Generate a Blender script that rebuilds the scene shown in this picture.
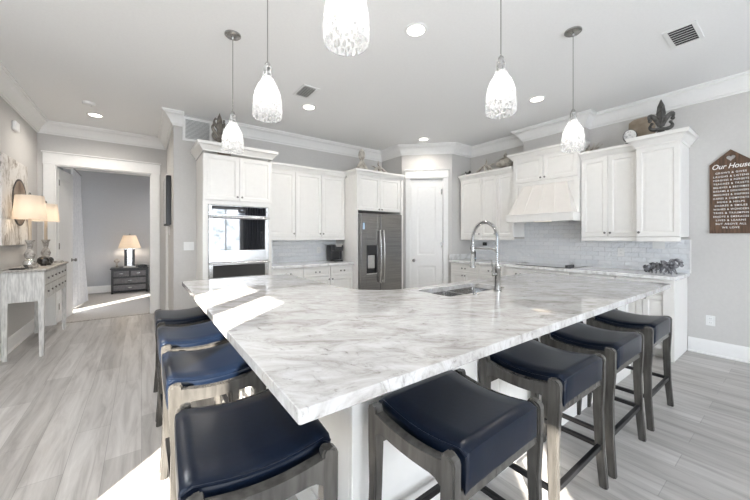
import bpy, bmesh, math, random
from mathutils import Vector, Matrix, noise
random.seed(7)
R = math.radians
PI = math.pi
S = bpy.context.scene
COL = S.collection
for o in list(bpy.data.objects):
    bpy.data.objects.remove(o)

# ------------------------------------------------------------------ camera, sky, sun, exposure
cam_d = bpy.data.cameras.new('camera')
cam = bpy.data.objects.new('camera', cam_d)
COL.objects.link(cam)
cam.location = (0, 0, 1.345)
cam.rotation_euler = (R(90), 0, -R(36.277))
cam_d.sensor_width = 36
cam_d.lens = 318 / 750 * 36
cam_d.shift_y = -13 / 750
cam_d.clip_start = 0.05
S.camera = cam

W = bpy.data.worlds.new('sky')
S.world = W
W.use_nodes = True
bg = W.node_tree.nodes['Background']
bg.inputs[0].default_value = (0.72, 0.84, 1.0, 1)
bg.inputs[1].default_value = 5.0

SUN_DIR = Vector((0.70, 0.714, -0.404))
sun_d = bpy.data.lights.new('sun', 'SUN')
sun_d.energy = 60
sun_d.angle = R(0.6)
sun_d.color = (1.0, 0.94, 0.84)
sun = bpy.data.objects.new('sun', sun_d)
COL.objects.link(sun)
sun.location = (-8, -8, 6)
sun.rotation_euler = SUN_DIR.to_track_quat('-Z', 'Y').to_euler()

WINDOW_GLOW = 11.5
S.view_settings.view_transform = 'Standard'
S.view_settings.look = 'None'
S.view_settings.gamma = 1
S.view_settings.use_curve_mapping = False
S.view_settings.exposure = 0.08

# ------------------------------------------------------------------ materials
def mat(name, color, rough=0.5, metal=0.0, spec=0.5, coat=0.0, emit=None, estr=0.0):
    m = bpy.data.materials.new(name)
    m.use_nodes = True
    b = m.node_tree.nodes['Principled BSDF']
    b.inputs['Base Color'].default_value = (*color, 1)
    b.inputs['Roughness'].default_value = rough
    b.inputs['Metallic'].default_value = metal
    b.inputs['Specular IOR Level'].default_value = spec
    b.inputs['Coat Weight'].default_value = coat
    if emit:
        b.inputs['Emission Color'].default_value = (*emit, 1)
        b.inputs['Emission Strength'].default_value = estr
    return m

class NT:
    def __init__(s, m):
        s.m = m; s.t = m.node_tree; s.b = s.t.nodes['Principled BSDF']
    def n(s, typ, **kw):
        nd = s.t.nodes.new(typ)
        for k, v in kw.items():
            if k.startswith('_'):
                setattr(nd, k[1:], v)
            else:
                nd.inputs[k.replace('__', ' ')].default_value = v
        return nd
    def l(s, a, ao, b, bi):
        s.t.links.new(a.outputs[ao], b.inputs[bi])
    def ramp(s, stops):
        nd = s.t.nodes.new('ShaderNodeValToRGB')
        el = nd.color_ramp.elements
        while len(el) < len(stops): el.new(0.5)
        for e, (p, c) in zip(el, stops):
            e.position = p; e.color = (*c, 1)
        return nd
    def coords(s, scale=(1, 1, 1), rot=(0, 0, 0)):
        tc = s.n('ShaderNodeTexCoord'); mp = s.n('ShaderNodeMapping')
        mp.inputs['Scale'].default_value = scale; mp.inputs['Rotation'].default_value = rot
        s.l(tc, 'Object', mp, 'Vector'); return mp
    def coords2(s, scale, rot):
        mp = s.coords((1, 1, 1), rot); m2 = s.n('ShaderNodeMapping'); m2.inputs['Scale'].default_value = scale
        s.l(mp, 'Vector', m2, 'Vector'); return m2
    def bump(s, src, out, strength, dist=0.01):
        bp = s.n('ShaderNodeBump'); bp.inputs['Strength'].default_value = strength
        bp.inputs['Distance'].default_value = dist
        s.l(src, out, bp, 'Height'); s.l(bp, 'Normal', s.b, 'Normal'); return bp

def mottled(name, c1, c2, scale=8, rough=0.5, metal=0.0, stretch=(1, 1, 1), bump=0.0, lo=0.35, hi=0.65, detail=4, dist=0.0, rot=(0, 0, 0), spec=0.5):
    m = mat(name, c1, rough, metal, spec); t = NT(m)
    mp = t.coords(stretch, rot)
    nz = t.n('ShaderNodeTexNoise', Scale=scale, Detail=detail, Distortion=dist)
    t.l(mp, 'Vector', nz, 'Vector')
    rp = t.ramp([(lo, c1), (hi, c2)])
    t.l(nz, 'Fac', rp, 'Fac'); t.l(rp, 'Color', t.b, 'Base Color')
    if bump: t.bump(nz, 'Fac', bump)
    return m

M = {}
M['wall'] = mottled('greige_paint', (0.585, 0.57, 0.55), (0.605, 0.59, 0.57), 40, 0.75)
M['blue_wall'] = mottled('slate_blue_paint', (0.50, 0.51, 0.535), (0.52, 0.53, 0.555), 40, 0.8)
M['ceiling'] = mottled('ceiling_paint', (0.86, 0.86, 0.855), (0.88, 0.88, 0.875), 50, 0.8)
M['trim'] = mottled('trim_paint', (0.83, 0.825, 0.81), (0.85, 0.845, 0.83), 20, 0.4)
M['cab'] = mottled('cabinet_paint', (0.82, 0.805, 0.775), (0.84, 0.825, 0.795), 15, 0.38)
M['toe'] = mat('toe_kick_dark', (0.55, 0.54, 0.52), 0.6)
M['nickel'] = mottled('brushed_nickel', (0.36, 0.355, 0.345), (0.46, 0.455, 0.44), 60, 0.25, 1.0, (1, 1, 8))
M['chrome'] = mottled('polished_steel', (0.42, 0.42, 0.42), (0.5, 0.5, 0.5), 20, 0.15, 1.0)
M['pull'] = mat('dark_nickel_pull', (0.22, 0.21, 0.20), 0.3, 0.9)
M['steel'] = mottled('stainless_steel', (0.54, 0.535, 0.53), (0.64, 0.635, 0.63), 6, 0.24, 1.0, (0.6, 0.6, 30))
M['dark_steel'] = mottled('dark_stainless', (0.24, 0.235, 0.23), (0.34, 0.33, 0.32), 4, 0.27, 1.0, (0.5, 0.5, 30))
M['black_glass'] = mat('black_oven_glass', (0.012, 0.013, 0.016), 0.03, 0.0, 1.0, 1.0)
M['black'] = mat('black_plastic', (0.018, 0.018, 0.02), 0.35)
M['black_metal'] = mat('black_metal_bar', (0.02, 0.02, 0.022), 0.35, 0.6)
M['white_plastic'] = mat('white_plastic', (0.82, 0.82, 0.81), 0.35)
M['slot'] = mat('grey_slot', (0.35, 0.35, 0.35), 0.5)
M['leather'] = mottled('navy_leather', (0.004, 0.0078, 0.018), (0.005, 0.0098, 0.022), 60, 0.28, bump=0.015, spec=0.26)
M['stool_wood'] = mottled('grey_washed_wood', (0.046, 0.043, 0.039), (0.085, 0.080, 0.073), 5, 0.24, 0.0, (7, 7, 1.0), 0.02)
M['console_wood'] = mottled('whitewashed_wood', (0.50, 0.49, 0.47), (0.74, 0.73, 0.70), 7, 0.6, 0.0, (9, 9, 1.2), 0.06)
M['console_top'] = mottled('weathered_grey_wood', (0.30, 0.28, 0.25), (0.50, 0.47, 0.43), 7, 0.5, 0.0, (6, 1.2, 6))
M['lamp_stone'] = mottled('weathered_silver', (0.22, 0.20, 0.18), (0.55, 0.52, 0.48), 30, 0.6, 0.0)
M['candle'] = mat('tan_lamp_stem', (0.50, 0.42, 0.33), 0.6)
M['glass_ball'] = mottled('mercury_glass', (0.55, 0.53, 0.50), (0.85, 0.84, 0.82), 25, 0.12, 0.9)
M['dark_ball'] = mottled('dark_mercury_glass', (0.03, 0.03, 0.03), (0.20, 0.19, 0.18), 18, 0.15, 0.7)
M['dark_iron'] = mottled('dark_cast_stone', (0.045, 0.043, 0.040), (0.13, 0.125, 0.115), 25, 0.55, 0.2, bump=0.3)
M['carved'] = mottled('carved_grey_brown_wood', (0.07, 0.060, 0.050), (0.26, 0.23, 0.20), 22, 0.6, bump=0.3)
M['bone'] = mottled('pale_driftwood', (0.34, 0.30, 0.25), (0.66, 0.62, 0.56), 20, 0.7, bump=0.3)
M['antique'] = mottled('antique_cream_ceramic', (0.26, 0.23, 0.19), (0.70, 0.66, 0.59), 12, 0.5, bump=0.2)
M['coral'] = mottled('grey_driftwood', (0.05, 0.05, 0.055), (0.36, 0.36, 0.38), 22, 0.7, bump=0.5)
M['plaque'] = mottled('tan_slate', (0.30, 0.24, 0.18), (0.42, 0.35, 0.27), 9, 0.7, bump=0.2)
M['agate'] = mottled('white_grey_stone', (0.80, 0.79, 0.77), (0.33, 0.33, 0.33), 28, 0.3, lo=0.5, hi=0.7)
M['sign_wood'] = mottled('walnut_stained_board', (0.060, 0.032, 0.018), (0.15, 0.085, 0.050), 5, 0.6, 0, (9, 9, 1.0), 0.1)
M['sign_text'] = mat('white_lettering', (0.85, 0.84, 0.81), 0.6)
M['grille_dark'] = mat('vent_shadow', (0.035, 0.035, 0.038), 0.8)
M['nightstand'] = mat('black_lacquer', (0.012, 0.012, 0.013), 0.3)
M['ns_drawer'] = mottled('grey_drawer_front', (0.10, 0.095, 0.10), (0.15, 0.145, 0.15), 20, 0.5)
M['bedding'] = mottled('blue_grey_bedding', (0.30, 0.34, 0.42), (0.62, 0.64, 0.68), 7, 0.85, bump=0.4)
M['headboard'] = mat('dark_headboard', (0.07, 0.07, 0.075), 0.7)
M['curtain'] = mottled('pale_grey_curtain', (0.66, 0.67, 0.70), (0.74, 0.75, 0.77), 20, 0.85)
M['screen'] = mat('dark_screen', (0.02, 0.022, 0.026), 0.12)
M['sticker'] = mat('blue_white_sticker', (0.45, 0.62, 0.80), 0.5)
M['outside'] = mottled('pale_concrete', (0.42, 0.41, 0.39), (0.50, 0.49, 0.47), 3, 0.9)
M['bulb'] = mat('glowing_bulb', (1, 1, 1), 0.5, emit=(1.0, 0.96, 0.90), estr=13)
M['downlight'] = mat('glowing_downlight', (1, 1, 1), 0.5, emit=(1.0, 0.92, 0.82), estr=9)
M['hoodlight'] = mat('glowing_hood_lamp', (1, 1, 1), 0.5, emit=(1.0, 0.80, 0.55), estr=2.0)
M['display'] = mat('oven_display', (0.02, 0.02, 0.02), 0.2, emit=(0.75, 0.85, 1.0), estr=0.7)
M['grey_curtain'] = mottled('charcoal_drape', (0.05, 0.05, 0.058), (0.16, 0.16, 0.175), 3, 0.9, 0, (9, 1, 0.3))

def shade_cloth(name, col, tr):
    m = mat(name, col, 0.9); t = NT(m)
    out = t.t.nodes['Material Output']
    tl = t.n('ShaderNodeBsdfTranslucent'); tl.inputs[0].default_value = (*col, 1)
    mx = t.n('ShaderNodeMixShader'); mx.inputs[0].default_value = tr
    wv = t.n('ShaderNodeTexNoise', Scale=180.0)
    t.bump(wv, 'Fac', 0.08)
    t.l(t.b, 'BSDF', mx, 1); t.l(tl, 'BSDF', mx, 2); t.l(mx, 'Shader', out, 'Surface')
    return m
M['shade'] = shade_cloth('linen_lampshade', (0.86, 0.80, 0.72), 0.5)

def crackle_glass():
    m = mat('crackle_glass', (1, 1, 1), 0.06); t = NT(m)
    out = t.t.nodes['Material Output']
    mp = t.coords((1, 1, 0.5))
    vz = t.n('ShaderNodeTexVoronoi', Scale=60.0); vz.feature = 'DISTANCE_TO_EDGE'
    t.l(mp, 'Vector', vz, 'Vector')
    bp = t.bump(vz, 'Distance', 0.8, 0.01)
    tr = t.n('ShaderNodeBsdfTransparent'); tr.inputs[0].default_value = (0.93, 0.93, 0.93, 1)
    fr = t.n('ShaderNodeLayerWeight', Blend=0.25)
    rp = t.ramp([(0.0, (0.02,) * 3), (0.55, (0.10,) * 3), (1.0, (0.70,) * 3)])
    t.l(fr, 'Facing', rp, 'Fac')
    r2 = t.ramp([(0.0, (0.34,) * 3), (0.20, (0.03,) * 3)])
    t.l(vz, 'Distance', r2, 'Fac')
    ad = t.n('ShaderNodeMath'); ad.operation = 'ADD'; ad.use_clamp = True
    t.l(rp, 'Color', ad, 0); t.l(r2, 'Color', ad, 1)
    tl = t.n('ShaderNodeBsdfTranslucent'); tl.inputs[0].default_value = (0.9, 0.9, 0.9, 1)
    m2 = t.n('ShaderNodeMixShader'); m2.inputs[0].default_value = 0.5
    t.l(t.b, 'BSDF', m2, 1); t.l(tl, 'BSDF', m2, 2)
    mx = t.n('ShaderNodeMixShader')
    t.l(ad, 0, mx, 'Fac'); t.l(tr, 'BSDF', mx, 1); t.l(m2, 'Shader', mx, 2)
    t.l(mx, 'Shader', out, 'Surface')
    return m
M['glass'] = crackle_glass()

def clear_glass():
    m = mat('window_glass', (1, 1, 1), 0.02); t = NT(m)
    out = t.t.nodes['Material Output']
    tr = t.n('ShaderNodeBsdfTransparent')
    fr = t.n('ShaderNodeFresnel', IOR=1.3)
    gl = t.n('ShaderNodeBsdfGlossy', Roughness=0.02)
    mx = t.n('ShaderNodeMixShader')
    t.l(fr, 'Fac', mx, 'Fac'); t.l(tr, 'BSDF', mx, 1); t.l(gl, 'BSDF', mx, 2); t.l(mx, 'Shader', out, 'Surface')
    return m
M['pane'] = clear_glass()

def marble():
    m = mat('white_marble', (0.8, 0.79, 0.78), 0.055, spec=0.55); t = NT(m)
    mp = t.coords2((0.8, 1.7, 1.0), (0, 0, R(34)))
    n1 = t.n('ShaderNodeTexNoise', Scale=5.0, Detail=12.0, Roughness=0.68, Distortion=1.1)
    t.l(mp, 'Vector', n1, 'Vector')
    r1 = t.ramp([(0.32, (0.32, 0.30, 0.28)), (0.42, (0.48, 0.46, 0.44)), (0.50, (0.56, 0.545, 0.53)), (0.62, (0.65, 0.645, 0.64))])
    t.l(n1, 'Fac', r1, 'Fac')
    mp2 = t.coords2((1.0, 1.7, 1.0), (0, 0, R(58)))
    n2 = t.n('ShaderNodeTexNoise', Scale=11.0, Detail=9.0, Roughness=0.72, Distortion=1.6)
    t.l(mp2, 'Vector', n2, 'Vector')
    r2 = t.ramp([(0.32, (0.36, 0.34, 0.33)), (0.40, (0.84, 0.83, 0.82)), (0.5, (1, 1, 1))])
    t.l(n2, 'Fac', r2, 'Fac')
    mx = t.n('ShaderNodeMix'); mx.data_type = 'RGBA'; mx.blend_type = 'MULTIPLY'; mx.inputs['Factor'].default_value = 0.9
    t.l(r1, 'Color', mx, 6); t.l(r2, 'Color', mx, 7); t.l(mx, 2, t.b, 'Base Color')
    return m
M['marble'] = marble()

def counter_marble():
    return mottled('pale_quartz', (0.62, 0.61, 0.60), (0.82, 0.815, 0.81), 5, 0.12, stretch=(1, 1.8, 1), lo=0.34, hi=0.52, detail=8, dist=1.5)
M['counter'] = counter_marble()

def planks():
    m = mat('greige_plank_floor', (0.5, 0.48, 0.46), 0.36); t = NT(m)
    mp = t.coords((1, 1, 1), (0, 0, R(90)))
    br = t.n('ShaderNodeTexBrick', Scale=1.0)
    br.offset = 0.37; br.offset_frequency = 2
    br.inputs['Brick Width'].default_value = 1.25; br.inputs['Row Height'].default_value = 0.18
    br.inputs['Mortar Size'].default_value = 0.0016; br.inputs['Mortar Smooth'].default_value = 0.2
    br.inputs['Color1'].default_value = (0.43, 0.415, 0.40, 1); br.inputs['Color2'].default_value = (0.56, 0.545, 0.53, 1)
    br.inputs['Mortar'].default_value = (0.33, 0.32, 0.31, 1)
    t.l(mp, 'Vector', br, 'Vector')
    mp2 = t.coords((9, 0.8, 1))
    nz = t.n('ShaderNodeTexNoise', Scale=1.6, Detail=8.0, Roughness=0.62, Distortion=0.7)
    t.l(mp2, 'Vector', nz, 'Vector')
    rp = t.ramp([(0.30, (0.60, 0.58, 0.565)), (0.5, (0.90, 0.89, 0.88)), (0.70, (1.10, 1.10, 1.09))])
    t.l(nz, 'Fac', rp, 'Fac')
    mx = t.n('ShaderNodeMix'); mx.data_type = 'RGBA'; mx.blend_type = 'MULTIPLY'; mx.inputs['Factor'].default_value = 1.0
    t.l(br, 'Color', mx, 6); t.l(rp, 'Color', mx, 7); t.l(mx, 2, t.b, 'Base Color')
    t.bump(nz, 'Fac', 0.06)
    return m
M['floor'] = planks()

def tiles():
    m = mat('glossy_white_tile', (0.8, 0.8, 0.8), 0.07, spec=0.6); t = NT(m)
    tc = t.n('ShaderNodeTexCoord'); sp = t.n('ShaderNodeSeparateXYZ'); ad = t.n('ShaderNodeMath'); ad.operation = 'ADD'
    cb = t.n('ShaderNodeCombineXYZ')
    t.l(tc, 'Object', sp, 'Vector'); t.l(sp, 'X', ad, 0); t.l(sp, 'Y', ad, 1); t.l(ad, 0, cb, 'X'); t.l(sp, 'Z', cb, 'Y')
    br = t.n('ShaderNodeTexBrick', Scale=1.0); br.offset = 0.5
    br.inputs['Brick Width'].default_value = 0.152; br.inputs['Row Height'].default_value = 0.0635
    br.inputs['Mortar Size'].default_value = 0.0022; br.inputs['Mortar Smooth'].default_value = 0.6
    br.inputs['Color1'].default_value = (0.78, 0.80, 0.825, 1); br.inputs['Color2'].default_value = (0.84, 0.85, 0.865, 1)
    br.inputs['Mortar'].default_value = (0.72, 0.72, 0.73, 1)
    t.l(cb, 'Vector', br, 'Vector'); t.l(br, 'Color', t.b, 'Base Color')
    nz = t.n('ShaderNodeTexNoise', Scale=22.0, Detail=2.0)
    t.l(cb, 'Vector', nz, 'Vector')
    m1 = t.n('ShaderNodeMath'); m1.operation = 'MULTIPLY'; m1.inputs[1].default_value = -0.25
    t.l(br, 'Fac', m1, 0)
    a2 = t.n('ShaderNodeMath'); a2.operation = 'ADD'
    t.l(nz, 'Fac', a2, 0); t.l(m1, 0, a2, 1)
    t.bump(a2, 0, 1.0, 0.02)
    return m
M['tile'] = tiles()
M['carpet'] = mottled('greige_carpet', (0.42, 0.40, 0.385), (0.56, 0.54, 0.52), 120, 0.95, bump=0.5)

def canvas_paint():
    m = mat('canvas_with_brush_pattern', (0.7, 0.68, 0.65), 0.7); t = NT(m)
    mp = t.coords((1, 1.2, 0.5))
    nz = t.n('ShaderNodeTexNoise', Scale=5.0, Detail=8.0, Roughness=0.75, Distortion=1.2)
    t.l(mp, 'Vector', nz, 'Vector')
    rp = t.ramp([(0.36, (0.16, 0.13, 0.10)), (0.45, (0.50, 0.46, 0.41)), (0.53, (0.76, 0.74, 0.71))])
    t.l(nz, 'Fac', rp, 'Fac'); t.l(rp, 'Color', t.b, 'Base Color')
    return m
M['canvas'] = canvas_paint()
M['disc'] = mottled('brown_disc_paint', (0.16, 0.11, 0.08), (0.42, 0.34, 0.27), 6, 0.6)

def glow_pane():  # pane shines by itself to fill the room in place of daylight
    m = mat('emissive_window_fill', (0.05, 0.05, 0.05), 0.05); t = NT(m)
    mp = t.coords((1, 1, 1.3))
    nz = t.n('ShaderNodeTexNoise', Scale=2.4, Detail=6.0, Roughness=0.7)
    t.l(mp, 'Vector', nz, 'Vector')
    rp = t.ramp([(0.36, (0.30, 0.36, 0.36)), (0.47, (0.77, 0.85, 0.955)), (0.6, (0.94, 0.97, 1.015))])
    t.l(nz, 'Fac', rp, 'Fac'); t.l(rp, 'Color', t.b, 'Emission Color')
    t.b.inputs['Emission Strength'].default_value = WINDOW_GLOW
    return m
M['glow'] = glow_pane()

# ------------------------------------------------------------------ mesh builder
class MB:
    def __init__(s):
        s.bm = bmesh.new(); s.X = Matrix.Identity(4)
    def _v(s, p):
        return s.bm.verts.new(s.X @ Vector(p))
    def f(s, vs):
        try: return s.bm.faces.new(vs)
        except ValueError: return None
    def box(s, x0, x1, y0, y1, z0, z1, bev=0.0, seg=1):
        v = [s._v((x, y, z)) for z in (z0, z1) for y in (y0, y1) for x in (x0, x1)]
        fs = [s.f([v[i] for i in q]) for q in ((0, 2, 3, 1), (4, 5, 7, 6), (0, 1, 5, 4), (1, 3, 7, 5), (3, 2, 6, 7), (2, 0, 4, 6))]
        if bev:
            es = list({e for f in fs for e in f.edges})
            bmesh.ops.bevel(s.bm, geom=es, offset=bev, segments=seg, affect='EDGES', profile=0.5)
        return s
    def ring_skin(s, loops, cap=True, closed=True):
        L = [[s._v(p) for p in lp] for lp in loops]
        n = len(L[0])
        for a, b in zip(L, L[1:]):
            for i in range(n if closed else n - 1):
                j = (i + 1) % n
                s.f([a[i], a[j], b[j], b[i]])
        if cap and closed:
            s.f(L[0][::-1]); s.f(L[-1])
        return s
    def tube(s, pts, r, seg=8, cap=True):
        pts = [Vector(p) for p in pts]; n = len(pts)
        rs = r if isinstance(r, (list, tuple)) else [r] * n
        up = None; loops = []
        for i, p in enumerate(pts):
            d = (pts[min(i + 1, n - 1)] - pts[max(i - 1, 0)]).normalized()
            if up is None:
                up = Vector((0, 0, 1)) if abs(d.z) < 0.9 else Vector((1, 0, 0))
            u = up - d * up.dot(d)
            if u.length < 1e-4: u = d.orthogonal()
            u.normalize(); w = d.cross(u); up = u
            loops.append([p + (u * math.cos(a) + w * math.sin(a)) * rs[i] for a in (2 * PI * k / seg for k in range(seg))])
        return s.ring_skin(loops, cap)
    def lathe(s, prof, c=(0, 0, 0), seg=24, cap=True, sx=1, sy=1):
        loops = [[(c[0] + r * sx * math.cos(2 * PI * k / seg), c[1] + r * sy * math.sin(2 * PI * k / seg), c[2] + z) for k in range(seg)] for r, z in prof]
        return s.ring_skin(loops, cap)
    def prism(s, poly, axis, a, b):
        def P(u, v, w):
            return (w, u, v) if axis == 'x' else ((u, w, v) if axis == 'y' else (u, v, w))
        return s.ring_skin([[P(u, v, a) for u, v in poly], [P(u, v, b) for u, v in poly]])
    def rings(s, x0, z0, w, h, prof, y0, yb):
        """a panelled front: nested rectangles (inset, y) from the rim inwards; y0 face, yb back"""
        def lp(i, y): return [(x0 + i, y, z0 + i), (x0 + w - i, y, z0 + i), (x0 + w - i, y, z0 + h - i), (x0 + i, y, z0 + h - i)]
        loops = [lp(0, yb), lp(0, y0 + 0.003), lp(0.003, y0)] + [lp(i, y0 + y) for i, y in prof]
        return s.ring_skin(loops)
    def sweep(s, path, prof):
        P = [Vector(p) for p in path]; n = len(P); loops = []
        for i in range(n):
            d0 = (P[i] - P[i - 1]).normalized() if i else None
            d1 = (P[i + 1] - P[i]).normalized() if i < n - 1 else None
            n0 = Vector((d0.y, -d0.x)) if d0 else None
            n1 = Vector((d1.y, -d1.x)) if d1 else None
            if n0 is None: m = n1
            elif n1 is None: m = n0
            else:
                m = (n0 + n1).normalized(); m = m / max(0.2, m.dot(n0))
            loops.append([(P[i].x + m.x * o, P[i].y + m.y * o, z) for o, z in prof])
        return s.ring_skin(loops)
    def ball(s, c, r, sub=2, nz=0.0, rot=None, ns=3.0, seed=0):
        if not isinstance(r, (tuple, list)): r = (r, r, r)
        X = Matrix.Translation(c) @ (rot.to_4x4() if rot else Matrix.Identity(4)) @ Matrix.Diagonal((*r, 1))
        ret = bmesh.ops.create_icosphere(s.bm, subdivisions=sub, radius=1)
        for v in ret['verts']:
            if nz: v.co *= 1 + nz * noise.noise(v.co * ns + Vector((seed, seed * 2, 0)))
            v.co = s.X @ X @ v.co
        return s
    def build(s, name, m, parent=None, smooth=35, loc=None):
        bmesh.ops.recalc_face_normals(s.bm, faces=s.bm.faces)
        me = bpy.data.meshes.new(name); s.bm.to_mesh(me); s.bm.free()
        me.materials.append(m)
        if smooth:
            for p in me.polygons: p.use_smooth = True
            me.set_sharp_from_angle(angle=R(smooth))
        o = bpy.data.objects.new(name, me); COL.objects.link(o)
        if parent: o.parent = parent
        if loc: o.location = loc
        return o

def tag(o, label, cat, group=None):
    o['label'] = label; o['category'] = cat
    if group: o['group'] = group
    return o
def thing(name, label, cat, loc=(0, 0, 0), rz=0.0, group=None):
    o = bpy.data.objects.new(name, None); o.empty_display_size = 0.1
    COL.objects.link(o); o.location = loc; o.rotation_euler = (0, 0, rz)
    return tag(o, label, cat, group)
def struct(name, mb, m, parent=None, smooth=35):
    o = mb.build(name, m, parent, smooth)
    if not parent: o['kind'] = 'structure'
    return o
def copy_tree(o, parent=None):
    c = o.copy(); COL.objects.link(c)
    if parent: c.parent = parent
    for ch in list(o.children): copy_tree(ch, c)
    return c

# ------------------------------------------------------------------ room shell
CE = 3.08            # ceiling
XL, XR, YB, YD, YR = -1.26, 5.24, 5.24, 6.82, -4.0
T = 0.12
PA, PB = (4.02, 4.61), (4.69, 3.95)    # pantry diagonal
struct('floor', MB().box(XL - T, XR + T, YR - T, YD + 0.06, -0.1, 0), M['floor'])
struct('floor_bedroom', MB().box(XL - 0.7, 3.0, YD + 0.06, 10.2, -0.1, 0.006), M['carpet'])
struct('ceiling', MB().box(XL - 0.7, XR + T, YR - T, 10.2, CE, CE + 0.1), M['ceiling'])
w = MB()
HD = 2.17
w.box(XL - T, XL, YR - T, -2.5, 0, CE); w.box(XL - T, XL, -2.5, -2.05, HD, CE)
w.box(XL - T, XL, -2.05, -0.15, 0, CE); w.box(XL - T, XL, -0.15, 1.07, HD, CE)
w.box(XL - T, XL, 1.07, YD + T, 0, CE)
struct('wall_left', w, M['wall'], smooth=0)
struct('wall_back', MB().box(0.36, XR + T, YB, YB + T, 0, CE), M['wall'], smooth=0)
struct('wall_hall', MB().box(0.36, 0.36 + T, YB + T, YD, 0, CE), M['wall'], smooth=0)
struct('wall_right', MB().box(XR, XR + T, YR - T, YB, 0, CE), M['wall'], smooth=0)
struct('wall_chase', MB().box(5.05, XR, 1.88, 2.76, 2.50, CE), M['wall'], smooth=0)
w = MB()     # pantry walls with the door opening in the diagonal
dx, dy = (PB[0] - PA[0]), (PB[1] - PA[1]); DL = math.hypot(dx, dy)
w.box(PA[0], PA[0] + 0.08, PA[1], YB, 0, CE)
w.box(PB[0], XR, PB[1], PB[1] + 0.08, 0, CE)
w.X = Matrix.Translation((PA[0], PA[1], 0)) @ Matrix.Rotation(math.atan2(dy, dx), 4, 'Z')
DW = 0.625; D0 = (DL - DW) / 2; DH = 2.46
w.box(0, D0, 0, 0.09, 0, CE); w.box(D0 + DW, DL, 0, 0.09, 0, CE); w.box(D0, D0 + DW, 0, 0.09, DH, CE)
struct('wall_pantry', w, M['wall'], smooth=0)
# doorway wall to bedroom
OX0, OX1, OH = -1.07, 0.135, 2.45
w = MB(); w.box(XL, OX0, YD, YD + T, 0, CE); w.box(OX1, 0.48, YD, YD + T, 0, CE); w.box(OX0, OX1, YD, YD + T, OH, CE)
struct('wall_doorway', w, M['wall'], smooth=0)
# bedroom
XBL = -1.45
w = MB(); w.box(XBL - T, XBL, YD + T, 7.1, 0, CE); w.box(XBL - T, XBL, 7.1, 8.2, 2.1, CE); w.box(XBL - T, XBL, 8.2, 10.2, 0, CE)
struct('wall_bedroom_left', w, M['blue_wall'], smooth=0)
struct('wall_bedroom_far', MB().box(XBL - T, 3.0, 10.08, 10.2, 0, CE), M['blue_wall'], smooth=0)
struct('wall_bedroom_right', MB().box(2.6, 2.7, YD + T, 10.08, 0, CE), M['blue_wall'], smooth=0)
struct('wall_bedroom_near', MB().box(0.48, 2.6, YD + T - 0.02, YD + T + 0.04, 0, CE), M['blue_wall'], smooth=0)
# rear wall of the open living room behind the camera; window panes emit added fill
w = MB(); wins = [(-1.05, 1.5), (2.05, 3.15), (4.45, 5.0)]
zs, zh = 0.35, 2.45
w.box(XL - T, XR + T, YR - T, YR, zh, CE); w.box(XL - T, XR + T, YR - T, YR, 0, zs)
xs = [XL - T] + [v for ab in wins for v in ab] + [XR + T]
for i in range(0, len(xs), 2): w.box(xs[i], xs[i + 1], YR - T, YR, zs, zh)
struct('wall_rear', w, M['wall'], smooth=0)
for i, (a, b) in enumerate(wins):
    fr = MB()
    for q in ((a, a + .05, zs, zh), (b - .05, b, zs, zh), (a, b, zs, zs + .05), (a, b, zh - .05, zh), ((a + b) / 2 - .02, (a + b) / 2 + .02, zs, zh)):
        fr.box(q[0], q[1], YR - 0.07, YR - 0.02, q[2], q[3])
    fo = struct('window_%d' % (i + 1), fr, M['trim'])
    MB().box(a, b, YR - 0.085, YR - 0.075, zs, zh).build('pane', M['glow'], fo)
# glazed door openings in the left wall that let the sun in (behind the camera's view)
def door_frame(name, y0, y1, mull=None):
    fr = MB()
    for q in ((y0 - .005, y0 + .04), (y1 - .04, y1 + .005)) + ((mull,) if mull else ()):
        fr.box(XL - 0.09, XL - 0.03, q[0], q[1], 0, HD)
    fr.box(XL - 0.09, XL - 0.03, y0, y1, HD - 0.05, HD)
    fo = struct(name, fr, M['trim'])
    MB().box(XL - 0.064, XL - 0.056, y0, y1, 0.02, HD - 0.02).build('pane', M['pane'], fo)
door_frame('window_4', -0.15, 1.07, (0.29, 0.45))
door_frame('window_5', -2.5, -2.05)
fr = MB()
for y in (7.1, 7.63, 8.15): fr.box(XBL - 0.08, XBL - 0.03, y, y + 0.05, 0, 2.1)
fr.box(XBL - 0.08, XBL - 0.03, 7.1, 8.2, 2.05, 2.1)
fo = struct('window_6', fr, M['trim'])
MB().box(XBL - 0.058, XBL - 0.052, 7.1, 8.2, 0.02, 2.08).build('pane', M['pane'], fo)
struct('ground_outside', MB().box(-14, XL - 0.7, -12, 14, -0.3, -0.12), M['outside'])  # unseen ground, put in to bounce daylight indoors

# ------------------------------------------------------------------ crown, baseboard, casing
CP = [(0, -.175), (.016, -.175), (.020, -.158), (.034, -.150), (.044, -.125), (.062, -.095), (.088, -.062), (.112, -.040), (.122, -.038), (.128, -.022), (.142, -.018), (.142, 0), (0, 0)]
CPz = [(o, CE + z) for o, z in CP]
struct('trim_1', MB().sweep([(XL, YR), (XL, YD), (0.36, YD), (0.36, YB), (0.475, YB)], CPz), M['trim'])
struct('trim_2', MB().sweep([(0.87, YB), (PA[0], YB), PA, PB, (XR, PB[1]), (XR, 2.76), (5.05, 2.76), (5.05, 1.88), (XR, 1.88), (XR, YR)], CPz), M['trim'])
struct('trim_3', MB().sweep([(XBL, YD + T), (XBL, 10.08), (2.6, 10.08)], CPz), M['trim'])
BP = [(0, 0), (.028, 0), (.028, .014), (.016, .022), (.016, .13), (.010, .15), (.004, .165), (0, .165)]
struct('baseboard_left', MB().sweep([(XL, 1.25), (XL, YD)], BP), M['trim'])
struct('baseboard_hall', MB().sweep([(0.36, YD), (0.36, YB), (0.62, YB)], BP), M['trim'])
struct('baseboard_right', MB().sweep([(XR, 0.845), (XR, YR)], BP), M['trim'])
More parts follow.
